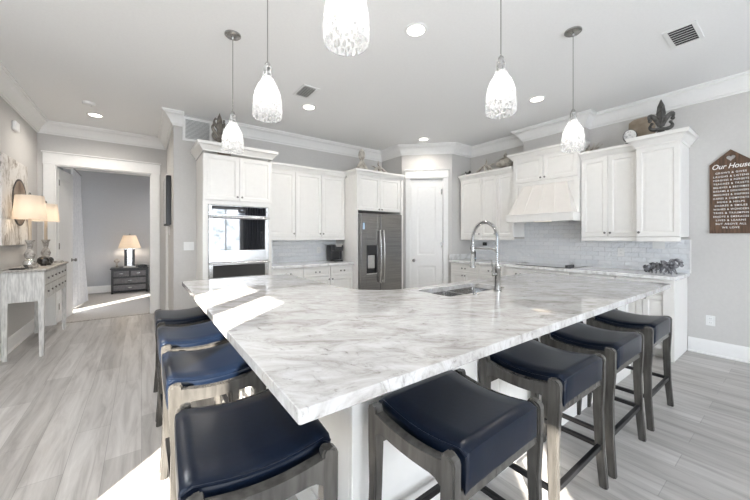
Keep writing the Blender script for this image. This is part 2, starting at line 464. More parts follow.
struct('baseboard_bedroom', MB().sweep([(XBL, 8.8), (XBL, 10.08), (2.6, 10.08)], [(o, z + .006) for o, z in BP]), M['trim'])

def casing(name, x0, x1, h, cw, X, head=0.13):
    c = MB(); c.X = X
    c.box(x0 - cw, x0, -0.022, 0.0, 0, h, 0.003); c.box(x1, x1 + cw, -0.022, 0.0, 0, h, 0.003)
    c.box(x0 - cw - .006, x1 + cw + .006, -0.026, 0, h, h + head, 0.003)
    c.box(x0 - cw - .02, x1 + cw + .02, -0.045, 0, h + head, h + head + .022, 0.004)
    c.box(x0, x0 + .015, 0, 0.11, 0, h); c.box(x1 - .015, x1, 0, 0.11, 0, h); c.box(x0, x1, 0, 0.11, h - .015, h)
    return struct(name, c, M['trim'])
XP = Matrix.Translation((PA[0], PA[1], 0)) @ Matrix.Rotation(math.atan2(dy, dx), 4, 'Z')
casing('trim_4', D0, D0 + DW, DH, 0.085, XP, 0.14)
casing('trim_5', OX0, OX1, OH, 0.125, Matrix.Translation((0, YD, 0)), 0.17)
c = MB(); c.box(0.335, 0.36, 6.35, 6.55, 0, 2.4); struct('trim_6', c, M['trim'])

PANEL = [(.0, 0)]
def panel_door(name, w, h, panels, X, knob_x, knob_z, hinge_x, thick=0.035, hinges=(0.25, 1.2, 2.2)):
    """interior door: leaf with recessed moulded panels, knob and hinges"""
    d = MB(); d.X = X
    d.box(0, w, 0.006, thick, 0.01, h)
    xs0, xs1 = panels[0][0], panels[0][1]
    d.box(0, xs0, 0, 0.006, 0.01, h); d.box(xs1, w, 0, 0.006, 0.01, h)
    zz = [0.01] + [v for p in panels for v in (p[2], p[3])] + [h]
    for i in range(0, len(zz), 2): d.box(xs0, xs1, 0, 0.006, zz[i], zz[i + 1])
    for p in panels:
        lp = lambda i, y: [(p[0] + i, y, p[2] + i), (p[1] - i, y, p[2] + i), (p[1] - i, y, p[3] - i), (p[0] + i, y, p[3] - i)]
        d.ring_skin([lp(0, 0), lp(.012, .0055), lp(.035, .0058), lp(.055, .001), lp(.06, .001)], cap=False)
        q = lp(.06, .001); d.f([d._v(v) for v in q])
    o = struct(name, d, M['trim'])
    k = MB(); k.X = X @ Matrix.Translation((knob_x, 0, knob_z)) @ Matrix.Rotation(R(90), 4, 'X')
    k.lathe([(.030, 0), (.030, .006), (.012, .010), (.011, .035), (.024, .042), (.029, .055), (.022, .068), (.004, .072)], seg=20)
    k.build('door_knob', M['pull'], o)
    for z in hinges:
        hb = MB(); hb.X = X; hb.box(hinge_x - .012, hinge_x + .012, -0.008, 0.012, z - .05, z + .05, .003)
        hb.build('hinge', M['nickel'], o)
    return o
panel_door('door_1', DW - 0.034, DH - 0.025, [(.12, DW - .154, .22, .80), (.12, DW - .154, 1.0, 2.30)],
           XP @ Matrix.Translation((D0 + .017, 0.02, 0)), .055, .90, DW - .05)
lx = Matrix.Translation((OX0 + .02, YD + T + .01, 0)) @ Matrix.Rotation(R(82), 4, 'Z')
panel_door('door_2', 0.62, 2.42, [(.11, .51, .22, .80), (.11, .51, 1.0, 2.28)], lx, .565, .95, .02)
th = MB().box(OX0, OX1, YD + .03, YD + .09, 0, 0.008, .002)
struct('trim_7', th, M['console_top'])

# ------------------------------------------------------------------ cabinet makers
DOOR = [(.050, 0), (.052, .006), (.060, .011), (.068, .011), (.086, .003), (.090, .003)]
SLAB = [(.030, 0), (.034, .005), (.042, .005), (.048, .003)]
def knob_mb(x, z):
    k = MB(); k.X = Matrix.Translation((x, 0, z)) @ Matrix.Rotation(R(90), 4, 'X')
    return k.lathe([(.006, 0), (.005, .012), (.012, .017), (.014, .024), (.009, .029), (.002, .030)], seg=12)
def bar_pull(x, z, L=0.09):
    k = MB()
    k.tube([(x - L / 2, -.024, z), (x + L / 2, -.024, z)], .005, 8)
    k.tube([(x - L * .36, 0, z), (x - L * .36, -.024, z)], .004, 6); k.tube([(x + L * .36, 0, z), (x + L * .36, -.024, z)], .004, 6)
    return k
def front(t, kind, x, z, w, h, hw=None, m=None):
    g = 0.003
    prof = DOOR if kind == 'door' else SLAB
    if kind == 'drawer' and h < .13: prof = [(.024, 0), (.028, .005), (.034, .005), (.038, .003)]
    d = MB().rings(x + g, z + g, w - 2 * g, h - 2 * g, prof, 0, 0.019).build(kind, m or M['cab'], t, smooth=25)
    if kind == 'door' and hw:
        knob_mb(hw[0], hw[1]).build('knob', M['pull'], d)
    elif kind == 'drawer' and hw:
        for px in hw: knob_mb(px, z + h / 2).build('knob', M['pull'], d)
    return d
CCP = [(0, -.005), (.008, -.005), (.010, .012), (.022, .022), (.036, .045), (.052, .062), (.060, .064), (.064, .085), (.064, .095), (0, .095)]
def crown_on(t, path, z, s=1.0):
    return MB().sweep(path, [(o * s, z + zz * s) for o, zz in CCP]).build('crown_molding', M['cab'], t)
RIGHT = -PI / 2

def upper(label, loc, rz, w, d, h, nd, knobs, crown, rail=True, group=None, name='upper_cabinet', hs=None, crs=1.0):
    t = thing(name, label, 'cabinet', loc, rz, group)
    MB().box(0, w, .02, d, 0, h, .001).build('carcass', M['cab'], t)
    dw = w / nd
    for i in range(nd):
        k = knobs[i]
        kx = (i * dw + .03) if k == 'l' else ((i + 1) * dw - .03)
        front(t, 'door', i * dw, 0.004, dw, h - .008, (kx, .055))
    if crown: crown_on(t, crown, h, crs)
    if rail:
        MB().box(0, w, .004, .03, -.052, 0, .003).build('light_rail', M['cab'], t)
    return t

UH = 1.055   # upper door height from 1.345 to 2.40
UZ = 1.345
# --- back wall uppers
upper('white single door upper cabinet next to the wall oven tower', (1.527, 4.89, UZ), 0, .473, .348, UH, 1, 'r', [(0, 0), (.473, 0)], group='upper cabinets on the back wall')
upper('white double door upper cabinet above the coffee maker', (2.002, 4.89, UZ), 0, .920, .348, UH, 2, 'rl', [(0, 0), (.920, 0)], group='upper cabinets on the back wall')
# --- oven tower
t = thing('oven_cabinet', 'tall white cabinet tower holding the built-in double oven', 'cabinet', (.636, 4.6, 0))
TW = .888; TD = .638; TH = 2.435
b = MB(); b.box(0, .06, .02, TD, .1, TH); b.box(TW - .05, TW, .02, TD, .1, TH); b.box(.06, TW - .05, .02, TD, 1.775, TH)
b.box(.06, TW - .05, .02, TD, .1, .725); b.box(.06, TW - .05, TD - .02, TD, .725, 1.775); b.box(0.01, TW - .01, .08, TD, 0, .1)
b.build('carcass', M['cab'], t, smooth=0)
front(t, 'door', 0, 1.83, TW / 2, .60, (TW / 2 - .03, 1.885)); front(t, 'door', TW / 2, 1.83, TW / 2, .60, (TW / 2 + .03, 1.885))
front(t, 'drawer', 0, .42, TW, .28, (TW / 2 - .2, TW / 2 + .2)); front(t, 'drawer', 0, .12, TW, .295, (TW / 2 - .2, TW / 2 + .2))
crown_on(t, [(0, TD), (0, 0), (TW, 0), (TW, .20)], TH + .03, 1.15)
# --- oven
t = thing('double_wall_oven', 'built-in stainless double wall oven with black glass doors', 'oven', (.636 + .062, 4.6, .735))
OWd = .772
MB().box(0.01, OWd - .01, .03, .55, 0.005, 1.025).build('oven_body', M['steel'], t)
f = MB(); f.box(0, OWd, -.012, .03, .895, 1.03, .003); f.build('control_panel', M['steel'], t)
p = MB().box(.035, OWd - .035, -.016, -.011, .905, 1.022, .001).build('control_glass', M['black_glass'], t)
MB().box(.36, .46, -.0175, -.0155, .945, .990).build('display', M['black'], p)
g = MB(); g.box(.392, .424, -.0185, -.017, .972, .980)
for q in range(5): g.box(.365 + q * .018, .375 + q * .018, -.0185, -.0155, .921, .929)
g.build('display_digits', M['display'], p)
def oven_door(z0, z1, w0, w1, hz):
    d = MB(); d.box(0, .052, -.02, .03, z0, z1, .003); d.box(OWd - .052, OWd, -.02, .03, z0, z1, .003)
    d.box(.052, OWd - .052, -.02, .03, z0, w0, .003); d.box(.052, OWd - .052, -.02, .03, w1, z1, .003)
    d.box(.052, OWd - .052, 0, .03, w0, w1)
    o = d.build('oven_door', M['steel'], t)
    MB().box(.05, OWd - .05, -.014, -.004, w0 - .002, w1 + .002).build('window_glass', M['black_glass'], o)
    h = MB(); h.tube([(.0, -.065, hz), (OWd, -.065, hz)], .014, 12)
    for xx in (.03, OWd - .03): h.box(xx - .012, xx + .012, -.065, -.018, hz - .010, hz + .010, .002)
    h.build('handle', M['steel'], o)
oven_door(.285, .888, .43, .855, .872)
oven_door(0, .278, .075, .235, .262)
# --- fridge surround
FX0, FY, FW = 2.93, 4.5, 1.02
t = thing('fridge_cabinet', 'white surround cabinet with double doors over the refrigerator', 'cabinet', (FX0, FY, 0))
b = MB(); b.box(0, .02, .0, .738, 0, 2.40); b.box(.97, FW, .0, .738, 0, 2.40); b.box(.02, .97, .02, .738, 1.80, 2.40)
b.build('carcass', M['cab'], t, smooth=0)
front(t, 'door', .02, 1.80, .465, .60, (.455, 1.83)); front(t, 'door', .485, 1.80, .465, .60, (.515, 1.83))
crown_on(t, [(0, .31), (0, 0), (FW, 0)], 2.40)
# --- refrigerator
t = thing('refrigerator', 'dark stainless side by side refrigerator with ice dispenser', 'refrigerator', (2.962, 4.43, 0))
RW = .905; SP = .415
MB().box(.005, RW - .005, .075, .74, .03, 1.745, .004).build('body', M['dark_steel'], t)
MB().box(.02, RW - .02, .09, .7, 0, .04).build('base_grille', M['black'], t)
d = MB(); DX0, DX1, DZ0, DZ1 = .12, .335, .72, 1.20
d.box(0, DX0, 0, .07, .06, 1.75, .006); d.box(DX1, SP, 0, .07, .06, 1.75, .006)
d.box(DX0 - .006, DX1 + .006, 0, .07, .06, DZ0, .004); d.box(DX0 - .006, DX1 + .006, 0, .07, DZ1, 1.75, .004); d.box(DX0, DX1, .06, .07, DZ0, DZ1)
d = d.build('door', M['dark_steel'], t)
q = MB(); q.box(DX0, DX1, .003, .05, 1.05, DZ1); q.box(DX0, DX0 + .008, .003, .058, DZ0, 1.06); q.box(DX1 - .008, DX1, .003, .058, DZ0, 1.06); q.box(DX0, DX1, .052, .06, DZ0, 1.06)
dp = q.build('dispenser', M['black'], d)
MB().box(DX0 + .03, DX1 - .03, .02, .05, .80, 1.04, .008).build('dispenser_paddle', M['steel'], d)
MB().box(DX0 - .008, DX1 + .008, -.004, .05, DZ0 - .02, DZ0 + .005, .003).build('drip_tray', M['steel'], d)
MB().box(.035, .075, -.002, .001, 1.475, 1.585).build('energy_sticker', M['sticker'], d)
d2 = MB().box(SP + .005, RW, 0, .07, .06, 1.75, .006).build('door', M['dark_steel'], t)
def fridge_handle(x, par):
    pts = []
    for i in range(13):
        u = i / 12; pts.append((x, -.035 - .025 * math.sin(PI * u), .56 + .90 * u))
    h = MB(); h.tube([(x, 0, .57)] + pts + [(x, 0, 1.45)], .015, 10); h.build('handle', M['steel'], par)
fridge_handle(SP - .035, d); fridge_handle(SP + .04, d2)
# --- right wall uppers (local x runs towards the camera)
XU = 4.89
upper('white single door upper cabinet beside the pantry corner', (XU, 3.915, UZ), RIGHT, .455, .348, UH, 1, 'r', [(0, 0), (.455, 0)], group='upper cabinets left of the range hood')
upper('white double door upper cabinet left of the range hood', (XU, 3.458, UZ), RIGHT, .612, .348, UH, 2, 'rl', [(0, 0), (.612, 0)], group='upper cabinets left of the range hood')
upper('white double door upper cabinet right of the range hood', (XU, 1.856, UZ), RIGHT, .626, .348, UH, 2, 'rl', [(0, 0), (.626, 0)])
upper('white single door end cabinet under the dark fleur de lis, standing proud of its neighbour', (4.80, 1.228, UZ), RIGHT, .392, .438, 1.065, 1, 'l', [(0, .02), (0, 0), (.392, 0), (.392, .438)], crs=1.25)
t = thing('hood_cabinet', 'short white cabinet with two doors on top of the range hood', 'cabinet', (4.84, 2.832, 2.19), RIGHT)
HW = .968
MB().box(0, HW, .02, .2, 0, .385).build('carcass', M['cab'], t)
front(t, 'door', 0.01, .005, HW / 2 - .01, .375, (HW / 2 - .03, .05)); front(t, 'door', HW / 2, .005, HW / 2 - .01, .375, (HW / 2 + .03, .05))
crown_on(t, [(0, .2), (0, 0), (HW, 0), (HW, .2)], .385)
# --- range hood
t = thing('range_hood', 'white wooden range hood with sloping battened front and lower skirt', 'range hood', (4.84, 2.832, 1.57), RIGHT)
b = MB(); b.box(.0, HW, .03, .398, .112, .617); b.build('back_panel', M['cab'], t, smooth=0)
fr = MB(); fr.box(0, .07, .01, .03, .115, .617, .003); fr.box(HW - .07, HW, .01, .03, .115, .617, .003); fr.box(.07, HW - .07, .01, .03, .57, .617, .003)
fr.build('face_frame', M['cab'], t)
b0, b1 = (.02, HW - .02), (.16, HW - .16); yb, yt, z0, z1 = -.16, .02, .118, .57
c = MB(); c.ring_skin([[(b0[0], yb, z0), (b0[1], yb, z0), (b0[1], .035, z0), (b0[0], .035, z0)], [(b1[0], yt, z1), (b1[1], yt, z1), (b1[1], .035, z1), (b1[0], .035, z1)]])
HM = mottled('hood_paint', (0.80, 0.765, 0.72), (0.82, 0.785, 0.74), 15, 0.4)
c.build('sloping_front', HM, t, smooth=0)
for i in range(5):
    u = i / 4
    xa = b0[0] + .012 + (b0[1] - b0[0] - .024) * u; xb = b1[0] + .012 + (b1[1] - b1[0] - .024) * u
    q = MB(); e = .011
    q.ring_skin([[(xa - e, yb - .009, z0), (xa + e, yb - .009, z0), (xa + e, yb + .006, z0), (xa - e, yb + .006, z0)], [(xb - e, yt - .009, z1), (xb + e, yt - .009, z1), (xb + e, yt + .006, z1), (xb - e, yt + .006, z1)]])
    q.build('batten', HM, t, smooth=0)
s = MB(); s.box(-.0, HW + .0, -.19, -.165, 0, .105, .003); s.box(0, .02, -.165, .398, 0, .105); s.box(HW - .02, HW, -.165, .398, 0, .105)
s.box(-.006, HW + .006, -.20, .02, .105, .12, .004); s.box(.02, HW - .02, -.165, .398, .03, .05)
s.build('skirt', M['cab'], t)
b = MB().box(.15, HW - .15, -.12, .33, .012, .03, .004).build('hood_insert', M['steel'], t)
MB().box(.36, .60, -.08, .02, .006, .013, .003).build('hood_lamp', M['hoodlight'], b)

# --- base cabinets
def base(label, loc, rz, w, d, layout, group=None, h=.875):
    t = thing('base_cabinet', label, 'cabinet', loc, rz, group)
    b = MB(); b.box(0, w, .02, d, .10, h); b.box(0.0, w, .085, d, 0, .10)
    b.build('carcass', M['cab'], t, smooth=0)
    for fnt in layout: front(t, *fnt)
    return t
def dd(w, nd=2, sp=.0):      # a drawer over doors
    L = [('drawer', 0, .705, w, .165, (w / 2 - .035, w / 2 + .035))]
    dw = w / nd
    for i in range(nd):
        kx = (dw - .03 if i == 0 else dw + .03) if nd == 2 else w - .03
        L.append(('door', i * dw, .105, dw, .597, (kx, .66)))
    return L
YF = 4.62
gb = 'base cabinets along the back wall'
base('white base cabinet beside the oven tower', (1.527, YF, 0), 0, .49, .618, dd(.49, 1), gb)
base('white base cabinet with drawer in the middle of the back counter', (2.019, YF, 0), 0, .468, .618, dd(.468, 1), gb)
base('white base cabinet with drawer against the refrigerator side', (2.489, YF, 0), 0, .438, .618, [('drawer', 0, .705, .438, .165, (.184, .254)), ('door', 0, .105, .438, .597, (.03, .66))], gb)
gr = 'base cabinets along the right wall'
labs = ['white base cabinet with drawer at the pantry corner under the black bottle', 'narrow white base cabinet left of the cooktop', 'white base cabinet under left half of the cooktop',
        'white base cabinet under right half of the cooktop', 'white base cabinet right of the cooktop', 'white end base cabinet beneath the grey driftwood']
ys = [3.925, 3.309, 2.847, 2.355, 1.898, 1.379, .871]
for i in range(6):
    w_ = ys[i] - ys[i + 1]
    t = base(labs[i], (4.62, ys[i], 0), RIGHT, w_ - .001, .618, dd(w_ - .001, 2 if w_ > .5 else 1), gr)
    if i == 5:
        MB().box(w_ - .0005, w_ + .02, -.012, .618, 0, .875, .003).build('end_panel', M['cab'], t)
        MB().box(w_ - .07, w_ + .024, -.02, -.011, 0, .875, .002).build('corner_post', M['cab'], t)
tag(MB().box(1.527, 2.926, 4.585, 5.228, .877, .917, .004).build('worktop', M['counter']), 'pale stone worktop along the back wall under the coffee maker', 'countertop')
w_ = MB().box(4.585, 5.228, .83, 3.945, .877, .917, .004).build('worktop', M['counter'])
tag(w_, 'pale stone worktop along the right wall holding the cooktop', 'countertop')
struct('trim_11', MB().box(4.60, 5.226, 3.925, 3.947, .918, 1.02, .003), M['counter'])
struct('trim_8', MB().box(1.527, 2.926, YB - .012, YB, .917, UZ - .03), M['tile'], smooth=0)
w = MB(); w.box(XR - .012, XR, 2.845, 3.947, .917, UZ - .03); w.box(XR - .012, XR, 1.86, 2.845, .917, 1.66); w.box(XR - .012, XR, .83, 1.86, .917, UZ - .03)
struct('trim_9', w, M['tile'], smooth=0)
struct('trim_10', MB().box(XR - .016, XR, .820, .830, .917, UZ - .03), M['trim'])

# --- cooktop
t = thing('cooktop', 'black glass cooktop set into the right worktop', 'cooktop', (4.93, 2.29, .917))
MB().box(-.25, .25, -.39, .39, 0, .008, .003).build('glass_plate', M['black_glass'], t)
for i in range(5):
    k = MB().lathe([(.022, .008), (.021, .030), (.017, .034), (.002, .034)], (-.13 + i * .045, -.29, 0), 14)
    k.build('control_knob', M['black'], t)

# ------------------------------------------------------------------ kitchen island
IX0, IX1, IY0, IY1, IZ = .316, 3.925, .75, 1.985, .914
LX1, LY1 = 1.375, 3.60
pts = [(IX0, IY0), (IX1, IY0)]
def arc(cx, cy, r, a0, a1, n=8): return [(cx + r * math.cos(R(a0 + (a1 - a0) * i / n)), cy + r * math.sin(R(a0 + (a1 - a0) * i / n))) for i in range(n + 1)]
pts = [(IX0 + .004, IY0), (IX1 - .004, IY0), (IX1, IY0 + .004)] + arc(IX1 - .03, IY1 - .03, .03, 0, 90, 4)
SX0, SX1, SY0, SY1 = 1.79, 2.52, 1.53, 1.87
inner = arc(LX1 + .42, IY1 + .42, .42, 270, 180, 10)
pts += inner + arc(LX1 - .05, LY1 - .05, .05, 0, 90, 4) + [(IX0, LY1), (IX0, IY0 + .004)]
def slab_mb(poly, z0, z1, hole):
    m = MB(); bm = m.bm
    def loop(p, z): return [bm.verts.new((x, y, z)) for x, y in p]
    for z, flip in ((z1, False), (z0, True)):
        es = []
        for pl in (poly, hole):
            v = loop(pl, z)
            es += [bm.edges.new((v[i], v[(i + 1) % len(v)])) for i in range(len(v))]
        bmesh.ops.triangle_fill(bm, edges=es, use_beauty=True)
    for pl in (poly, hole):
        a, b = loop(pl, z0), loop(pl, z1)
        for i in range(len(a)):
            j = (i + 1) % len(a); bm.faces.new([a[i], a[j], b[j], b[i]])
    bmesh.ops.remove_doubles(bm, verts=bm.verts, dist=1e-5)
    return m
def rrect(x0, x1, y0, y1, r): return arc(x1 - r, y1 - r, r, 0, 90, 4) + arc(x0 + r, y1 - r, r, 90, 180, 4) + arc(x0 + r, y0 + r, r, 180, 270, 4) + arc(x1 - r, y0 + r, r, 270, 360, 4)
hole = rrect(SX0, SX1, SY0, SY1, .03)
ct = slab_mb(pts, IZ - .04, IZ, hole).build('island_worktop', M['marble'], smooth=30)
tag(ct, 'large L-shaped grey veined marble worktop on the kitchen island', 'countertop')
bv = ct.modifiers.new('edge', 'BEVEL'); bv.width = .004; bv.segments = 2; bv.limit_method = 'ANGLE'; bv.angle_limit = R(50)
t = thing('kitchen_island', 'white panelled L-shaped island base under the marble worktop', 'island', (0, 0, 0))
BX0, BY0 = .66, 1.05
b = MB(); ZB = IZ - .042
b.box(BX0 + .021, 1.74, BY0 + .021, IY1 - .04, 0, ZB); b.box(2.57, IX1 - .05, BY0 + .02, IY1 - .04, 0, ZB)
b.box(1.74, 2.57, BY0 + .02, 1.47, 0, ZB); b.box(1.74, 2.57, 1.90, IY1 - .04, 0, ZB); b.box(1.74, 2.57, 1.47, 1.90, 0, .60)
b.box(BX0 + .021, LX1 - .04, IY1 - .04, LY1 - .04, 0, ZB)
b.build('base_body', M['cab'], t, smooth=0)
PNL = [(.075, 0), (.080, .006), (.095, .009)]
n = 6; L = (IX1 - .05 - BX0) / n
for i in range(n):
    MB().rings(BX0 + i * L, .12, L, ZB - .12, PNL, BY0, BY0 + .022).build('panel', M['cab'], t, smooth=25)
LL = (LY1 - .04 - BY0 - .022) / 4
for i in range(4):
    m_ = MB(); m_.X = Matrix.Translation((BX0, LY1 - .04, 0)) @ Matrix.Rotation(RIGHT, 4, 'Z')
    m_.rings(i * LL, .13, LL, ZB - .13, PNL, 0, .022); m_.build('panel', M['cab'], t, smooth=25)
MB().sweep([(BX0, LY1 - .04), (BX0, BY0), (IX1 - .05, BY0), (IX1 - .05, IY1 - .04)], [(-v, z) if False else (v, z) for v, z in [(0, 0), (.014, 0), (.014, .11), (.004, .128), (0, .128)]]).build('plinth', M['cab'], t)
# sink
t = thing('sink', 'undermount stainless sink let into the marble island', 'sink', ((SX0 + SX1) / 2, (SY0 + SY1) / 2, IZ - .04))
hx, hy = (SX1 - SX0) / 2 + .006, (SY1 - SY0) / 2 + .006
def bowl(x0, x1):
    o = [(x, y, z) for x, y, z in []]
    lo = lambda i, z, r: [(x, y, z) for x, y in rrect(x0 + i, x1 - i, -hy + i, hy - i, r)]
    m_ = MB(); m_.ring_skin([lo(-.012, -.002, .04), lo(0, -.002, .03), lo(.006, -.15, .03), lo(.03, -.19, .03)], cap=False)
    v = [m_._v(p) for p in lo(.03, -.19, .03)]; m_.f(v)
    v = [m_._v(p) for p in lo(-.012, -.002, .04)]
    o1 = lo(-.012, -.20, .04); m_.ring_skin([lo(-.012, -.002, .04), o1], cap=False); m_.f([m_._v(p) for p in o1])
    return m_
bowl(-hx, -.02).build('bowl', M['steel'], t); bowl(.006, hx).build('bowl', M['steel'], t)
MB().lathe([(.04, -.188), (.036, -.186), (.012, -.190)], ((-hx - .02) / 2, 0, 0), 20).build('drain', M['nickel'], t)
r_ = MB()
for i in range(7): r_.tube([(-hx + .03 + i * .045, -hy + .03, -.06), (-hx + .03 + i * .045, hy - .03, -.06)], .003, 6)
for yy in (-hy + .03, hy - .03): r_.tube([(-hx + .01, yy, -.06), (-.04, yy, -.06)], .004, 6)
r_.build('rack', M['chrome'], t)
# faucet
t = thing('faucet', 'tall spring neck pull-down faucet beside the island sink', 'faucet', (2.287, 1.465, IZ))
MB().lathe([(.031, 0), (.031, .006), (.026, .010), (.022, .012), (.021, .10), (.023, .105), (.023, .16), (.026, .165), (.026, .195), (.016, .20), (.015, .22)], seg=20).build('body', M['nickel'], t)
path = [(0, 0, .21 + .012 * i) for i in range(18)]
rr = .118; zc = path[-1][2]
cx = rr
for i in range(1, 25):
    a = PI - PI * i / 24; path.append((0, cx + rr * math.cos(a), zc + rr * math.sin(a) * 1.18))
path += [(0, 2 * rr, zc - .018 * i) for i in range(1, 5)]
MB().tube(path, .0075, 8).build('hose', M['chrome'], t)
sp = MB(); P = [Vector(p) for p in path]; cum = [0]
for a, b_ in zip(P, P[1:]): cum.append(cum[-1] + (b_ - a).length)
def at(s_):
    for i in range(len(P) - 1):
        if s_ <= cum[i + 1] or i == len(P) - 2:
            u = (s_ - cum[i]) / (cum[i + 1] - cum[i]); return P[i].lerp(P[i + 1], u), (P[i + 1] - P[i]).normalized()
hel = []; turns = 46; N = turns * 9
for k in range(N + 1):
    p, d_ = at(cum[-1] * k / N); u = Vector((1, 0, 0)); v = d_.cross(u); a = 2 * PI * turns * k / N
    hel.append(p + (u * math.cos(a) + v * math.sin(a)) * .0135)
sp.tube(hel, .0030, 5); sp.build('spring', M['chrome'], t)
zb = path[-1][2]
sh = MB().lathe([(.012, 0), (.017, -.01), (.017, -.05), (.014, -.055), (.016, -.06), (.019, -.15), (.024, -.16), (.024, -.172), (.008, -.173)], (0, 2 * rr, zb), 16).build('spray_head', M['nickel'], t)
MB().tube([(0, 0, .30), (0, .02, .325), (0, .05, .335), (0, 2 * rr - .018, .335)], .007, 8).build('docking_arm', M['nickel'], t)
MB().lathe([(.021, -.014), (.021, .014)], (0, 2 * rr, .335), 14).build('docking_ring', M['nickel'], t)
lv = MB(); lv.tube([(-.02, .0, .135), (-.06, .0, .135)], .014, 12); lv.tube([(-.055, 0, .135), (-.065, 0, .19), (-.085, .0, .25)], [.009, .008, .006], 10); lv.build('lever', M['nickel'], t)
ab = MB().lathe([(.022, 0), (.022, .006), (.016, .010), (.002, .011)], (2.02, 1.475, IZ), 18).build('air_switch', M['nickel'])
tag(ab, 'small round metal button flush on the marble in front of the sink', 'button')

# ------------------------------------------------------------------ bar stools
SW, SD, SH = .51, .39, .708
def make_stool():
    t = thing('bar_stool', '', 'stool', (0, 0, 0), 0, 'saddle seat bar stools around the island')
    hw, hd = SW / 2, SD / 2
    def dip(y): return .026 * (1 - (y / hd) ** 2) ** 1.2 if abs(y) < hd else 0
    # padded saddle seat
    loops = []; ny = 20
    xs_ = [-hw + .038, hw - .038]
    prof = []
    for i in range(ny + 1):
        y = -hd - .006 + (2 * hd + .012) * i / ny
        yy = max(-hd, min(hd, y)); prof.append((y, SH + .018 - dip(yy) * .95))
    # rounded edges and drop at the two long sides
    r = .02
    top = [(-hd - .012, SH - .105), (-hd - .014, SH - .016), (-hd - .011, SH + .004)] + prof[1:-1] + [(hd + .011, SH + .004), (hd + .014, SH - .016), (hd + .012, SH - .105)]
    bot = [(hd - .01, SH - .105), (hd * .5, SH - .10)] + [(-hd * .5, SH - .10), (-hd + .01, SH - .105)]
    def sect(x, k):
        out = []
        for j, (y, z) in enumerate(top + bot):
            if j < len(top): out.append((x, y * (1 - k * .03), z - k * .016))
            else: out.append((x, y, z))
        return out
    m_ = MB(); X = [(xs_[0], 1), (xs_[0] + .006, .35), (xs_[0] + .018, 0)] + [(xs_[0] + .018 + (xs_[1] - xs_[0] - .036) * i / 6, -.25 * math.sin(PI * i / 6)) for i in range(1, 6)] + [(xs_[1] - .018, 0), (xs_[1] - .006, .35), (xs_[1], 1)]
    m_.ring_skin([sect(x, k) for x, k in X])
    seat = m_.build('seat', M['leather'], t, smooth=50)
    for x in (xs_[0] + .001, xs_[1] - .001):
        MB().tube([(x, y * .985, z - .012) for y, z in top[2:-2]], .0045, 6).build('piping', M['leather'], seat)
    # side frames: saddle rail and four sabre legs
    for s in (-1, 1):
        x0, x1 = (s * hw - .018, s * hw + .018)
        up = []; lw = []
        for i in range(17):
            y = -hd + .02 + (2 * hd - .04) * i / 16
            up.append((y, SH - .010 - dip(y) * 1.0)); 
        for i in range(17):
            y = hd - .02 - (2 * hd - .04) * i / 16
            q = abs(y) / (hd - .02)
            lw.append((y, SH - .070 - dip(y) * .6 - (.048 * max(0, (q - .62) / .38) ** 2.2)))
        m_ = MB(); m_.prism(up + lw, 'x', x0, x1); m_.build('side_rail', M['stool_wood'], t, smooth=40)
        for e in (-1, 1):
            lo = []
            for z, yo, th, xo in ((SH + .004, 0, .030, 0), (SH - .004, .004, .046, 0), (SH - .016, .006, .052, 0), (SH - .14, .006, .050, 0), (.42, .000, .044, .003), (.20, .006, .040, .008), (0, .022, .036, .016)):
                yc = e * (hd - .022 + yo) ; hx_ = .019
                lo.append([(s * (hw + xo) - hx_, yc - th / 2, z), (s * (hw + xo) + hx_, yc - th / 2, z), (s * (hw + xo) + hx_, yc + th / 2, z), (s * (hw + xo) - hx_, yc + th / 2, z)])
            m_ = MB(); m_.ring_skin(lo)
            es = [ed for ed in m_.bm.edges if abs(ed.verts[0].co.z - ed.verts[1].co.z) > .005]
            bmesh.ops.bevel(m_.bm, geom=es, offset=.006, segments=2, affect='EDGES')
            m_.build('leg', M['stool_wood'], t, smooth=30)
    for e in (-1, 1):
        MB().box(-hw + .02, hw - .02, e * (hd - .012) - .012, e * (hd - .012) + .012, SH - .15, SH - .106, .003).build('apron', M['stool_wood'], t)
        MB().box(-hw - .0, hw + .0, e * (hd - .016) - .011, e * (hd - .016) + .011, .205, .232, .002).build('footrest_bar', M['black_metal'], t)
        MB().box(e * (hw + .006) - .010, e * (hw + .006) + .010, -hd + .03, hd - .03, .206, .231, .002).build('footrest_bar', M['black_metal'], t)
    return t
st0 = make_stool()
spots = [(.975, .800, R(1.5), 'navy saddle stool on the long side nearest the marble corner'),
         (1.735, .845, 0, 'second navy saddle stool from the marble corner on the long side'),
         (2.405, .845, 0, 'third navy saddle stool from the marble corner on the long side'),
         (3.135, .845, 0, 'navy saddle stool on the long side nearest the right wall'),
         (.292, 1.125, -PI / 2 - R(3), 'navy saddle stool in left foreground directly under the marble corner'),
         (.295, 1.86, -PI / 2, 'second stool from the camera along the left end of the island'),
         (.295, 2.47, -PI / 2, 'third stool from the camera along the left end of the island'),
         (.295, 3.09, -PI / 2, 'farthest stool along the left end, nearest the oven tower')]
for i, (x, y, a, lb) in enumerate(spots):
    o = st0 if i == 0 else copy_tree(st0)
    o.location = (x, y, 0); o.rotation_euler = (0, 0, a); o['label'] = lb

